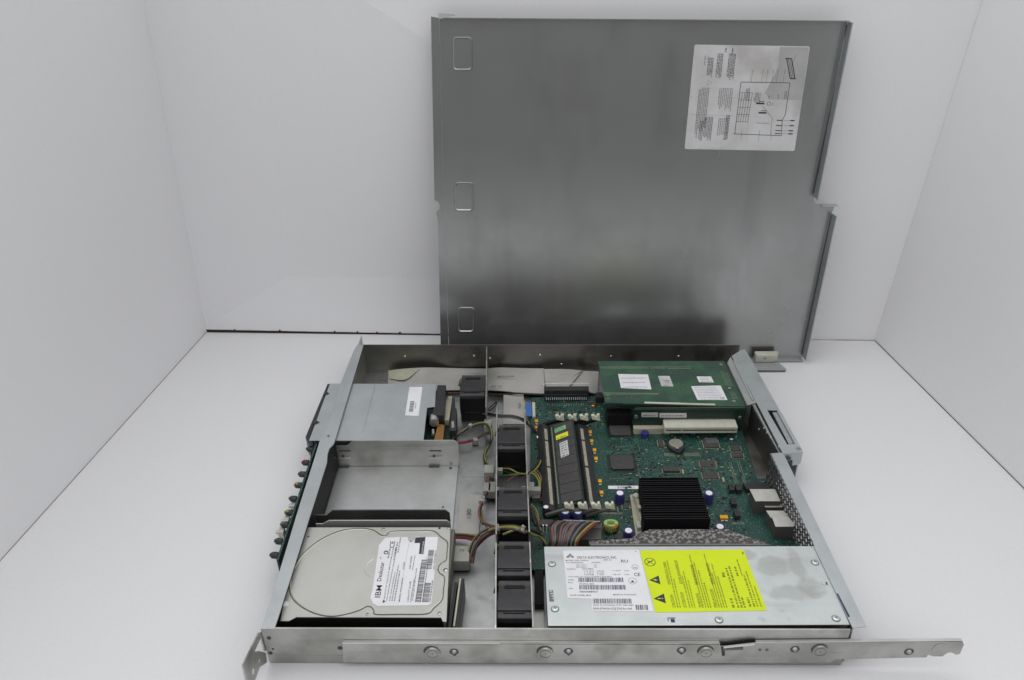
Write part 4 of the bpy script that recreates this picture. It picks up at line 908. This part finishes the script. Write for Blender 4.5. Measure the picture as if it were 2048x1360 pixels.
# DIMM sockets (angled)
hooks = [(1119, 828, 1137, 990), (1144, 828, 1164, 994), (1167, 828, 1190, 991), (1190, 826, 1217, 992)]
xb = []
for i, (fxp, fyp, nxp, nyp) in enumerate(hooks):
    A = at(fxp, fyp, 24); C = at(nxp, nyp, 24); A.y = 279; C.y = 150
    d = C-A; base_off = Vector((-20.5, 0, -11))
    b = MB()
    a, c = A+base_off, C+base_off
    b.slab([a+Vector((-3, 0, -1.6)), a+Vector((4, 0, -1.6)), a+Vector((12.5, 0, 2.6)), a+Vector((2, 0, 6.5)), a+Vector((-3, 0, 3))], c-a, 'black')
    for t0, t1 in ((.06, .2), (.22, .52), (.54, .94)):
        u0, u1 = a+(c-a)*t0, a+(c-a)*t1
        b.slab([u0+Vector((3.6, 0, 5.75)), u0+Vector((6.6, 0, 4.8)), u0+Vector((6.75, 0, 5.15)), u0+Vector((3.75, 0, 6.1))], u1-u0, 'slot')
    s_ = b.build('memory_socket', mb)
    for P, sg, r_ in ((A, 1, 'far'), (C, -1, 'near')):
        b = MB(); b.bar(P+base_off+Vector((-1, sg*2, 1)), P+Vector((3, sg*2, 0)), 3, 3.4, 'port_side' if r_ == 'near' else 'black_matt')
        b.slab([P+Vector(v)*1.15 for v in ((-3.2, sg*3.2, 0), (4.2, sg*3.2, -1.6), (3.6, sg*3.2, 1.8), (2.6, sg*3.2, 5.2), (1.2, sg*3.2, 5.4), (.2, sg*3.2, 2.6), (-1.8, sg*3.2, 5), (-4.2, sg*3.2, 4.2))], (0, -3.4*sg, 0), 'latch_cream')
        if r_ == 'far': b.slab([P+Vector((0, 2, 3)), P+Vector((3, 2, 2)), P+Vector((5, 6.5, 3.5)), P+Vector((4.2, 6.5, 4.5))], (0, 0, -2), 'cream')
        b.build('latch', s_, bevel=.5)
    xb.append((A, C))
# memory module in the first socket
mm = thing('memory_module', 'dark memory module with green, yellow and white stickers', 'memory module', (235, 215, 15))
A, C = xb[0]; n0 = Vector((-10.5, 0, -4.2)); n1 = Vector((14, 0, 3.7))
c00, c10, c11, c01 = C+n0+Vector((0, 1, 0)), C+n1+Vector((0, 1, 0)), A+n1+Vector((0, -3, 0)), A+n0+Vector((0, -3, 0))
b = MB(); mu = (c10-c00).normalized(); mv = (c01-c00).normalized(); mn = mu.cross(mv).normalized(); Wm = (c10-c00).length; Hm = (c01-c00).length
b.slab([c00, c10, c11, c01], -mn*1.2, 'pcb_dark'); b.build('circuit_board', mm)
MP = lambda u, v, h=0: c00+mu*u+mv*v+mn*h
for k in range(9):
    v = 3+k*(Hm-6)/9; b = MB(); b.slab([MP(4.5, v+.3, .05), MP(Wm-1.5, v+.3, .05), MP(Wm-1.5, v+(Hm-6)/9-.3, .05), MP(4.5, v+(Hm-6)/9-.3, .05)], mn*1.1, 'chip'); b.build('memory_chip', mm, bevel=.15)
b = MB()
for k in range(60): v = 6+k*(Hm-12)/59; b.slab([MP(1, v, .03), MP(2.2, v, .03), MP(2.2, v+.9, .03), MP(1, v+.9, .03)], mn*.05, 'gold')
b.build('contact_strip', mm, smooth=False)
def mst(u0, v0, u1, v1, m, name, lines=2, sk=2.5):
    b = MB(); b.slab([MP(u0, v0, 1.25), MP(u1, v0+sk, 1.25), MP(u1, v1+sk, 1.25), MP(u0, v1, 1.25)], mn*.08, m)
    for i in range(lines): b.greek(MP(u0, v0, 1.4), (mu+mv*sk/(u1-u0)).normalized(), mv, 1, .8+i*(v1-v0-.6)/lines, (u1-u0-2), min(2.0, (v1-v0)/lines*.6), 'ink_soft')
    b.build(name, mm, smooth=False)
mst(5, Hm-17, 17, Hm-10.5, 'sticker_green', 'green_sticker'); mst(5.5, Hm-29, 18.5, Hm-22, 'sticker_yellow', 'yellow_sticker', 1); mst(8.5, Hm-58, 17, Hm-35, 'paper_worn', 'white_sticker', 6, 2)
# blue cable tab by the board's far corner
bt_ = MB(); bt_.prism(px2(11, (1051, 806), (1063, 805), (1064, 832), (1053, 832)), 9.5, 11, 'blue_tape'); b2 = MB(); b2.prism(px2(12, (1064, 804), (1070, 804), (1071, 833), (1065, 833)), mz, 12, 'cream')
fc = thing('flat_cable', 'short blue-tipped flat cable plugged in beside the memory sockets', 'cable', (200, 318, 9)); bt_.build('blue_tip', fc); b2.build('plug', fc, bevel=.3)

# ================================================================== HEAT SINK
hs = thing('heat_sink', 'tall black finned heat sink on the processor', 'heat sink', (332, 145, 9))
b = MB(); b.box(303.5, 118.6, 12, 358, 172, 15, 'anod'); b.build('base_plate', hs)
nf = 19
for k in range(nf):
    y = 118.8+k*(53)/(nf-1); x0 = 304.5 if y > 134 else 303; dx = .03*(172-y)
    b = MB(); b.box(x0-1+dx*0, y-.45, 15, 357.5+dx, y+.45, 37.6+(.5 if k % 3 == 0 else 0), 'anod'); b.build('fin', hs)
ck = thing('processor_socket', 'cream processor socket with clips, left edge showing beside the heat sink', 'socket', (300, 145, 9))
b = MB(); b.box(297, 112, mz, 362, 178, 11.8, 'beige'); b.build('socket_body', ck)
b = MB()
u = [at(1272, 992, 16), at(1277, 1010, 16), at(1282, 1035, 14), at(1287, 1058, 14)]
for i in range(3): b.bar(u[i], u[i+1], 4, 3, 'beige')
b.bar(at(1268, 990, 17), at(1276, 996, 17), 5, 4, 'cream'); b.bar(at(1276, 1016, 20), at(1290, 1014, 20), 4, 3, 'port'); b.bar(at(1276, 1045, 14), at(1279, 1058, 14), 4, 4, 'cream')
b.build('retention_clip', ck, bevel=.4)

# ================================================================== EXPANSION CARD + RISER
cz = 38
pc = thing('expansion_card', 'green expansion card lying flat with four white stickers', 'circuit board', (350, 330, 37))
q = [at(1196, 722, cz), at(1448, 722, cz), at(1460, 740, cz), at(1492, 813, cz), at(1411, 812, cz), at(1290, 808, cz), at(1210, 805, cz)]
b = MB(); b.prism([(p.x, p.y) for p in q], cz-1.6, cz, 'pcb_card'); b.build('circuit_board', pc)
b = MB()
def rowdots(p, q, n, m='gold', s=.35):
    P, Q = at(*p, cz+.02), at(*q, cz+.02)
    for i in range(n): c = P.lerp(Q, i/(n-1)); b.box(c.x-s, c.y-s, cz+.01, c.x+s, c.y+s, cz+.15, m)
rowdots((1201, 736), (1297, 736), 60); rowdots((1302, 736), (1330, 736), 18); rowdots((1332, 734), (1381, 734), 22); rowdots((1337, 737), (1381, 737), 20)
rowdots((1205, 786), (1316, 787), 70); rowdots((1214, 790), (1218, 790), 3); rowdots((1214, 797), (1218, 797), 3)
for k in range(4): rowdots((1442+k*4, 743+k), (1452+k*4, 769+k), 11)
for k in range(3): rowdots((1460+k*4, 784), (1466+k*4, 797), 6)
P, Q = at(1200, 733, cz+.05), at(1330, 733, cz+.05); b.bar(P, Q, .25, .05, 'gold'); P, Q = at(1205, 789, cz+.05), at(1316, 789, cz+.05); b.bar(P, Q, .25, .05, 'gold')
for k in range(90):
    c = at(rnd.uniform(1215, 1450), rnd.uniform(728, 800), cz); b.box(c.x-.2, c.y-.2, cz+.01, c.x+.2, c.y+.2, cz+.06, 'gold')
b.build('solder_row', pc, smooth=False)
def cst(pts, name, lines, m='paper', ink='ink_soft', h=1.2):
    b = MB(); P = [at(x, y, cz+.2) for x, y in pts]; b.slab(P, (0, 0, .1), m)
    o = P[3]+dz*.15; uy = (P[0]-P[3]); H = uy.length; uy.normalize(); Wd = (P[2]-P[3]).length
    for i in range(lines): b.greek(o, Vector((1, 0, 0)), uy, 2+rnd.uniform(0, 1.5), .8+i*(H-1.2)/lines, Wd-5-rnd.uniform(0, 3), h, ink)
    return b, o, uy
b, o, uy = cst([(1236, 748), (1296, 749), (1303, 779), (1242, 776)], 'sticker', 3, h=1.4, ink='ink_blue'); b.build('sticker', pc, smooth=False, label='large white sticker with blue print')
b, o, uy = cst([(1316, 752), (1339, 752), (1347, 773), (1323, 772.5)], 'sticker', 2, 'paper_worn'); b.ring(o+Vector((7, 9, .05)), 2, 2.4, .03, 'ink'); b.build('sticker', pc, smooth=False)
b, o, uy = cst([(1393, 753), (1422, 753), (1428, 765), (1398, 764.5)], 'sticker', 3); b.build('sticker', pc, smooth=False)
b, o, uy = cst([(1382, 772.5), (1441, 771), (1455, 800), (1395, 800)], 'sticker', 8, h=.9); b.text('CE', at(1441, 797, cz+.4), (1, 0, 0), (0, 1, 0), 2.6, 'ink'); b.build('sticker', pc, smooth=False, label='dense regulatory sticker with CE mark')
b = MB()
for px, py in ((1442, 729), (1459, 776), (1468, 802)): b.ring(at(px, py, cz+.02), .8, 1.6, .2, 'gold')
b.build('mounting_hole', pc)
b = MB(); p, q2 = at(1289, 806, cz+1.2), at(1431, 810, cz+1.2); b.slab([p, q2, q2+Vector((0, 2.6, 0)), p+Vector((0, 2.6, 0))], (0, 0, -1.1), 'cream'); b.build('edge_strip', pc, bevel=.3)
b = MB(); b.slab([at(1474, 781, 36), at(1476, 776, 36), at(1488, 806, 36), at(1484, 806, 36)], (0, 0, -14), 'ink_blue'); b.build('video_port', pc)
b = MB()
bq = [at(1454.6, 726, 40), at(1461, 714, 40), at(1513, 806, 40), at(1495, 811, 40)]
b.prism([(p.x, p.y) for p in bq], 39, 40.3, 'steel_clean'); b.slab([at(1466, 722, 40.5), at(1469, 721, 40.5), at(1508, 800, 40.5), at(1504, 801, 40.5)], (0, 0, .6), 'zinc')
b.slab([bq[3]-dz*1, bq[0]-dz*1, bq[0]-dz*18, bq[3]-dz*18], (-.8, 0, 0), 'steel_dark'); b.build('card_bracket', pc)
rs = thing('riser_card', 'dark upright riser card with a cream slot facing the near side', 'circuit board', (372, 284, 10))
yR = at(1380, 818, 36).y-1
xa, xb_ = aty(1266, 830, yR).x, aty(1490, 830, yR).x
b = MB(); b.slab([(xa, yR, 10), (xb_, yR, 10), (xb_, yR, 36.3), (xa, yR, 36.3)], (0, 1.5, 0), 'pcb_dark'); b.build('circuit_board', rs)
b = MB()
for py, n in ((816, 2),): 
    P, Q = aty(1270, py, yR-.1), aty(1490, py-1, yR-.1); b.bar(P, Q, .1, .4, 'gold'); P, Q = aty(1270, py+3, yR-.1), aty(1490, py+2, yR-.1); b.bar(P, Q, .1, .7, 'pcb_card')
for k in range(44): P = aty(1330+k*3.1, 838, yR-.1); b.box(P.x-.3, yR-.3, P.z-.5, P.x+.3, yR-.02, P.z+.5, 'silver')
b.build('solder_row', rs, smooth=False)
for x0, y0, x1, y1, mm_ in ((1283, 825, 1316, 834, 'paper_grey'), (1319, 826, 1373, 835, 'paper_worn')):
    b = MB(); P = [aty(x0, y1, yR-.1), aty(x1, y1, yR-.1), aty(x1, y0, yR-.1), aty(x0, y0, yR-.1)]; b.slab(P, (0, -.1, 0), mm_); b.greek(P[0]+Vector((0, -.2, 0)), Vector((1, 0, 0)), dz, 1.5, 1.4, (P[1]-P[0]).length-4, 1.8, 'ink_soft'); b.build('sticker', rs, smooth=False)
b = MB()
for px, py in ((1272, 833), (1480, 835)): b.screw(aty(px, py, yR-.1), 2.2, ax=(0, -1, 0))
b.build('mounting_hole', rs)
sz = aty(1400, 839, yR).z
b = MB(); x0, x1 = aty(1326, 839, yR).x, aty(1470, 839, yR).x; yf = at(1400, 855, sz).y; zb_ = aty(1400, 866, yf).z; ym = yR-.05
b.box(x0, yf, sz-2.4, x1, ym, sz, 'cream'); b.box(x0+.3, yf+.1, zb_+2.4, x1-.3, ym, sz-2.5, 'beige'); b.box(x0, yf, zb_, x1, ym, zb_+2.3, 'cream')
hh = (sz-2.4+zb_+2.3)/2; b.box(x0+2, yf-.05, hh-.6, x1-2, yf+.05, hh+.6, 'ink'); b.box(x0+17, yf-.12, zb_+1.5, x0+18.5, yf-.06, sz-1.5, 'cream')
b.build('card_slot', rs, bevel=.2)
b = MB(); P, Q = aty(1267, 858, yR-4), aty(1328, 860, yR-4); b.box(P.x, yR-6, mz, Q.x+6, yR-.1, P.z+2, 'beige'); b.build('edge_connector', rs, bevel=.2)
b = MB(); b.prism(px2(30, (1212, 808), (1262, 808), (1262, 822), (1216, 822)), 9.5, 24, 'black_matt'); tag(b.build('connector_block', mb), kind=None)

# ================================================================== CABLES
def band(name, L, R, mat_, th=.9, sub=5):
    def cr(P):
        P = [Vector(p) for p in P]; E_ = [P[0]*2-P[1]]+P+[P[-1]*2-P[-2]]; Q = []
        for i in range(1, len(E_)-2):
            a, b_, c, d = E_[i-1:i+3]
            for k in range(sub): t = k/sub; Q.append(.5*((2*b_)+(c-a)*t+(2*a-5*b_+4*c-d)*t*t+(3*b_-a-3*c+d)*t**3))
        return Q+[P[-1]]
    b = MB(); b.strip(cr(L), cr(R), th, mat_); return b
rc = thing('ribbon_cable', 'wide grey ribbon cable running along the far side panel', 'cable', (150, 380, 4))
fl_ = [(776, 741, 7), (800, 738, 11), (850, 735, 15), (905, 736, 9), (965, 737, 9), (1000, 735, 12), (1040, 736, 11), (1088, 737, 12)]
fr_ = [(776, 786, 5), (800, 786, 8), (850, 782, 12), (905, 780, 8), (965, 780, 8), (1000, 781, 11), (1040, 785, 8), (1090, 787, 12)]
b = band('x', [at(*p) for p in fl_], [at(*p) for p in fr_], 'ribbon_x')
b.text('BIZLINK', at(995, 754, 14.2), (1, 0, 0), (0, 1, 0), 3, 'ink', fit=20); b.text('DP 10', at(982, 774, 13.6), (1, 0, 0), (0, 1, 0), 2.8, 'ink', fit=12); b.greek(at(938, 748, 12.2), Vector((1, 0, 0)), Vector((0, 1, 0)), 0, 0, 16, 1.8, 'ink_soft')
b.build('flat_band', rc)
b = band('x', [at(1088, 738, 14), at(1130, 738, 15), at(1165, 741, 14)], [at(1092, 778, 13), at(1112, 775, 17), at(1135, 776, 18)], 'ribbon_x'); b.build('folded_corner', rc)
b = band('x', [at(1166, 741.5, 12), at(1180, 742, 10), at(1197, 743, 8)], [at(1120, 776, 14), at(1170, 782, 14), at(1195, 788, 9)], 'ribbon_y')
b.tube([at(1166, 741, 14.6), at(1112, 775, 16.2)], .5, 'w_grey', n=5); b.build('folded_end', rc)
b = MB(); b.tube([at(895, 787, 8), at(940, 787, 7), at(1000, 789, 8), at(1040, 787, 12), at(1090, 790, 9)], 1.0, 'w_black'); b.tube([at(895, 785, 8), at(923, 785, 8)], .6, 'w_red'); b.build('edge_wire', rc)
b = MB(); P, Q = at(1090, 782, 20), at(1176, 782, 20); b.box(P.x-1, P.y-2, 17.2, Q.x+1, P.y+6, 22, 'black'); b.tube([(P.x, P.y+5, 22.5), (P.x, P.y+5.5, 26), (Q.x, P.y+5.5, 26), (Q.x, P.y+5, 22.5)], .3, 'silver', n=5, sub=2); b.build('plug', rc, bevel=.4)
# yellowed tape at the far corner
b = band('x', [at(777, 742, 8.5), at(800, 738, 13), at(820, 738, 14), at(840, 737, 15.5)], [at(779, 757, 8), at(802, 760, 12.5), at(815, 757, 13.6), at(822, 752, 14.6)], 'tape', .2)
tag(b.build('tape_piece'), 'crumpled piece of yellowed tape near the far front corner', 'tape')
r2 = thing('ribbon_cable', 'grey ribbon cable lying on the case floor beside the fans, marked IDE 1', 'cable', (150, 150, 3))
b = band('x', [at(921, 989, 4), at(918, 1025, 6), at(913, 1067, 4)], [at(966, 989, 4), at(961, 1025, 6), at(957, 1069, 4)], 'ribbon_y')
b.text('IDE 1', at(934, 1017, 8.2), Vector((.05, -1, 0)), Vector((1, .05, 0)), 4, 'ink', fit=13); b.build('flat_band', r2)
r3 = thing('ribbon_cable', 'short grey ribbon cable dipping under the partition by the blue tip', 'cable', (180, 330, 3))
b = band('x', [at(1007, 790, 9), at(1007, 812, 6), at(1006, 848, 4)], [at(1047, 788, 9), at(1048, 812, 7), at(1050, 848, 4)], 'ribbon_y')
b.text('FD1', at(1037, 806, 9.6), Vector((0, -1, 0)), Vector((1, 0, 0)), 2.6, 'ink_soft', fit=9); b.build('flat_band', r3)
r4 = thing('power_plug', 'pale power plug marked P2 feeding the hard drive', 'connector', (142, 95, 3))
b = MB(); b.prism(px2(16, (905, 1090), (940, 1092), (938, 1122), (903, 1122)), 4, 16, 'nylon'); b.text('P2', at(920, 1103, 16.2), (1, 0, 0), (0, 1, 0), 2.8, 'ink_soft'); b.build('plug_body', r4, bevel=.5)

def harness(label, loc, wires, ties=(), plugs=()):
    t = thing('wire_harness', label, 'wires', loc)
    for pts, r, mt in wires:
        b = MB(); b.tube([at(*p) if len(p) == 3 else p for p in pts], r*.82, mt); b.build('wire', t)
    for (p, q, r) in ties:
        P, Q = at(*p), at(*q); b = MB(); b.cyl(P, r, (Q-P).length, 'nylon', Q-P, 14); b.bar(P+dz*r*.6, P+dz*(r+1.5)+Vector((1, -1, 0)), 2, 2, 'nylon'); b.build('cable_tie', t)
    for (px, py, z, w, d, h, mt) in plugs:
        P = at(px, py, z); b = MB(); b.box(P.x-w/2, P.y-d/2, z-h, P.x+w/2, P.y+d/2, z, mt); b.build('plug', t, bevel=.4)
    return t
def off(pts, dx, dy, dz_): return [(x+dx, y+dy, z+dz_) for x, y, z in pts]
main = [(937, 1118, 12), (945, 1090, 20), (962, 1068, 27), (990, 1056, 30), (1025, 1054, 31), (1050, 1060, 30)]
W = []
for i, (dx, dy, mt) in enumerate(((0, -2, 'w_black'), (3, 1, 'w_yellow'), (6, 4, 'w_black'), (5, 8, 'w_red'), (9, 8, 'w_black'), (-2, -5, 'w_black'), (2, 5, 'w_grey'), (-4, -2, 'w_yellow'))):
    W.append(([(x+dx*(1-k/6)+rnd.uniform(-1, 1), y+dy*(.5+.5*abs(1-k/3))+rnd.uniform(-1, 1), z+rnd.uniform(-1.5, 1.5)) for k, (x, y, z) in enumerate(main)], .95, mt))
W += [([(936, 1120, 10), (950, 1098, 16), (972, 1075, 22), (988, 1067, 26), (1000, 1066, 28)], 1.4, 'w_red'), ([(1006, 1069, 28), (1020, 1063, 31), (1035, 1060, 31), (1055, 1064, 29)], 1.2, 'w_yellow'),
      ([(1052, 1062, 29), (1066, 1069, 22), (1082, 1075, 15), (1094, 1089, 12)], 1.2, 'w_yellow'), ([(1050, 1058, 29), (1066, 1062, 24), (1080, 1070, 16), (1090, 1088, 10)], 1.5, 'w_black')]
harness('thick black, yellow and red wire bundle crossing between the fans', (175, 125, 8), W, ties=(((991, 1056, 31), (998, 1055, 31), 3.4), ((1044, 1058, 31), (1050, 1060, 31), 3.2)))
W = [([(905, 1067+k*3, 8), (930, 1068+k*3, 10), (948, 1071+k*3, 14), (965, 1070, 20)], .95, mt) for k, mt in enumerate(('w_yellow', 'w_black', 'w_red', 'w_mag'))]
harness('straight yellow and red wires leaving the hard drive', (140, 110, 3), W)
loop = [(905, 877, 14), (925, 862, 20), (945, 850, 24), (968, 845, 24), (980, 853, 22), (984, 872, 18), (977, 890, 12), (970, 907, 8), (972, 922, 6), (982, 932, 6)]
W = [(loop, 1.0, 'w_yellow'), ([(x-2, y+3, z-1) for x, y, z in loop], 1.2, 'w_black'), ([(x+1, y+2, z-2) for x, y, z in loop], 1.1, 'w_brown'),
     ([(918, 886, 8), (932, 884, 9), (946, 880, 9)], 1.8, 'w_mag'), ([(955, 876, 9), (968, 868, 12), (978, 864, 14)], 1.6, 'w_brown')]
harness('looping yellow and black wires in front of the lone rear fan', (150, 235, 5), W, ties=(((938, 854, 24), (942, 850, 24), 2.2),), plugs=((976, 845, 22, 8, 12, 12, 'nylon'), (950, 878, 9, 6, 5, 6, 'nylon')))
W = [([(980, 942, 14), (978, 955, 10), (975, 968, 10), (977, 985, 12)], 1.6, 'w_orange'), ([(984, 942, 13), (983, 955, 9), (980, 968, 9)], 1.4, 'w_brown'),
     ([(973, 985, 14), (965, 1000, 18), (958, 1022, 20), (962, 1040, 22), (978, 1049, 26), (992, 1053, 29)], 1.3, 'w_orange'), ([(975, 985, 12), (967, 1000, 16), (960, 1022, 18), (964, 1042, 20), (980, 1052, 26)], 1.3, 'w_black'),
     ([(965, 1022, 16), (965, 1035, 16), (972, 1052, 20), (976, 1058, 22)], 1.1, 'w_yellow'), ([(971, 990, 13), (962, 1008, 17), (960, 1030, 19), (966, 1048, 22)], 1.4, 'w_brown')]
harness('brown and orange wires curling down beside the partition with white plugs', (160, 170, 4), W, ties=(((966, 1000, 18), (963, 1006, 18), 3),),
        plugs=((974, 937, 16, 5.5, 12, 10, 'nylon'), (983, 937, 16, 5, 12, 10, 'nylon'), (974, 973, 15, 7, 12, 9, 'nylon'), (984, 973, 15, 7, 14, 9, 'nylon'), (980, 968, 10, 12, 5, 6, 'black')))
fanw = [(962, 822, 12), (980, 829, 16), (1000, 832, 20), (1025, 833, 22), (1045, 839, 20), (1060, 850, 14), (1072, 862, 11)]
W = [([(x, y+k*1.6-2, z+rnd.uniform(-1, 1)) for x, y, z in fanw], .9, mt) for k, mt in enumerate(('w_black', 'w_brown', 'w_black', 'w_grey'))]
W.append(([(1050, 839, 18), (1056, 843, 16), (1060, 853, 13)], 1.0, 'w_yellow'))
W.append(([(970, 825, 14), (983, 812, 8), (993, 804, 7), (990, 812, 5), (978, 822, 6)], 1.0, 'w_black'))
harness('dark twisted wires running from the lone rear fan toward the memory sockets', (180, 290, 5), W)
W = [([(1005, 937, 20), (1020, 938, 24), (1036, 946, 24), (1052, 948, 26), (1062, 946, 24), (1078, 930, 18), (1086, 905, 14), (1090, 880, 12), (1080, 864, 12)], 1.0, 'w_yellow'),
     ([(1012, 965, 20), (1026, 954, 22), (1040, 949, 24), (1053, 948, 25), (1064, 945, 22), (1078, 925, 16), (1084, 895, 13), (1086, 870, 12)], .9, 'w_red'),
     ([(1038, 975, 24), (1046, 958, 26), (1056, 948, 26), (1070, 940, 20), (1080, 915, 14), (1082, 885, 12)], .9, 'w_brown'),
     ([(1000, 940, 18), (1030, 948, 22), (1052, 947, 25), (1060, 944, 24), (1080, 920, 15), (1088, 895, 13), (1084, 866, 12)], 1.2, 'w_black'),
     ([(1000, 952, 18), (1020, 950, 22), (1045, 947, 24)], 1.0, 'w_green'),
     ([(1062, 946, 24), (1070, 950, 22), (1077, 962, 18), (1078, 974, 16)], 1.0, 'w_yellow'), ([(1066, 942, 24), (1074, 948, 20), (1080, 960, 16), (1080, 974, 16)], 1.0, 'w_yellow'), ([(1070, 940, 22), (1078, 945, 20), (1083, 960, 16), (1081, 975, 14)], .9, 'w_orange'), ([(1082, 975, 14), (1085, 990, 12), (1082, 1003, 12)], 1.2, 'w_red')]
harness('fine yellow and red wires fanning out over the right partition', (200, 200, 6), W, plugs=((1000, 938, 22, 5, 5, 8, 'nylon'), (997, 977, 34, 4, 5, 8, 'nylon'), (1047, 976, 36, 4, 5, 8, 'nylon'), (1062, 972, 20, 6, 12, 10, 'nylon'), (1073, 977, 18, 8, 6, 8, 'nylon'), (1072, 990, 14, 8, 8, 8, 'port_side')))
W = [([(1060, 1012, 20), (1068, 1022, 16), (1074, 1038, 12), (1080, 1060, 10)], 1.2, 'w_orange'), ([(1062, 1008, 18), (1072, 1020, 14), (1077, 1036, 11), (1082, 1062, 10)], 1.0, 'w_yellow'), ([(1057, 1015, 18), (1064, 1030, 12), (1072, 1050, 10)], 1.2, 'w_brown')]
harness('pair of orange and yellow wires between the partition and the power transistor', (210, 130, 8), W)
# main board loom
W = []
cols = ['w_black', 'w_orange', 'w_grey', 'w_black', 'w_orange', 'w_grey', 'w_grey', 'w_orange', 'w_grey', 'w_black', 'w_grey', 'w_black', 'w_yellow', 'w_red']
for k, c in enumerate(cols):
    t = k/(len(cols)-1); xt = 1112+t*86; xb2 = 1098+t*56
    W.append(([(xt+5, 1047+rnd.uniform(-1, 1), 18), (xt-2+rnd.uniform(-1, 1), 1043+t*3, 30), (xt-14-4*t, 1055+rnd.uniform(-2, 2), 32), (xb2+4, 1078, 30), (xb2, 1094, 24)], 1.45, c))
lm = harness('wide fan of grey, orange and red wires from the power supply to the motherboard', (240, 105, 10), W)
b = MB(); b.prism(px2(22, (1128, 1041), (1196, 1041), (1203, 1050), (1203, 1075), (1150, 1075)), 9.5, 20, 'port_side'); b.prism(px2(26, (1126, 1037), (1200, 1040), (1204, 1046), (1128, 1043)), 12, 25, 'nylon'); b.build('plug', lm, bevel=.4)
# gap filler: added black block standing in for deep shade between partition and supply
b = MB(); b.box(206.4, 50, 2.1, 214.2, 87, 9, 'black_matt'); tag(b.build('shade_block', bevel=.4), 'black block standing in for the deep shade between the right partition and the power supply', 'shade filler')

# ================================================================== LIGHT
wd = bpy.data.worlds.new('World'); scene.world = wd; wd.use_nodes = True
bg = wd.node_tree.nodes['Background']; bg.inputs[0].default_value = (.985, .99, 1, 1); bg.inputs[1].default_value = 1
_n = wd.node_tree.nodes; _l = wd.node_tree.links         # a room: dim walls at eye level, pale lit ceiling above
_tc = _n.new('ShaderNodeTexCoord'); _sp = _n.new('ShaderNodeSeparateXYZ'); _l.new(_tc.outputs['Generated'], _sp.inputs[0])
_mr = _n.new('ShaderNodeMapRange'); _mr.interpolation_type = 'SMOOTHSTEP'
for _i, _v in ((1, .02), (2, .62), (3, .22), (4, 1.15)): _mr.inputs[_i].default_value = _v
_l.new(_sp.outputs[2], _mr.inputs[0]); _l.new(_mr.outputs[0], bg.inputs[1])
def area(name, loc, rot, sx, sy, e, col=(1, 1, 1)):
    l = bpy.data.lights.new(name, 'AREA'); l.shape = 'RECTANGLE'; l.size = sx; l.size_y = sy; l.energy = e; l.color = col
    o = bpy.data.objects.new(name, l); COL.objects.link(o); o.location = loc; o.rotation_euler = rot; return o
area('ceiling_lamp', (.15, .30, 1.75), (math.radians(4), 0, 0), 1.5, 1.1, 6, (1, 1, 1))
scene.view_settings.view_transform = 'Standard'; scene.view_settings.look = 'None'; scene.view_settings.exposure = -.08; scene.view_settings.gamma = 1
scene.view_settings.use_curve_mapping = False
scene.cycles.max_bounces = 8; scene.cycles.caustics_reflective = False; scene.cycles.caustics_refractive = False
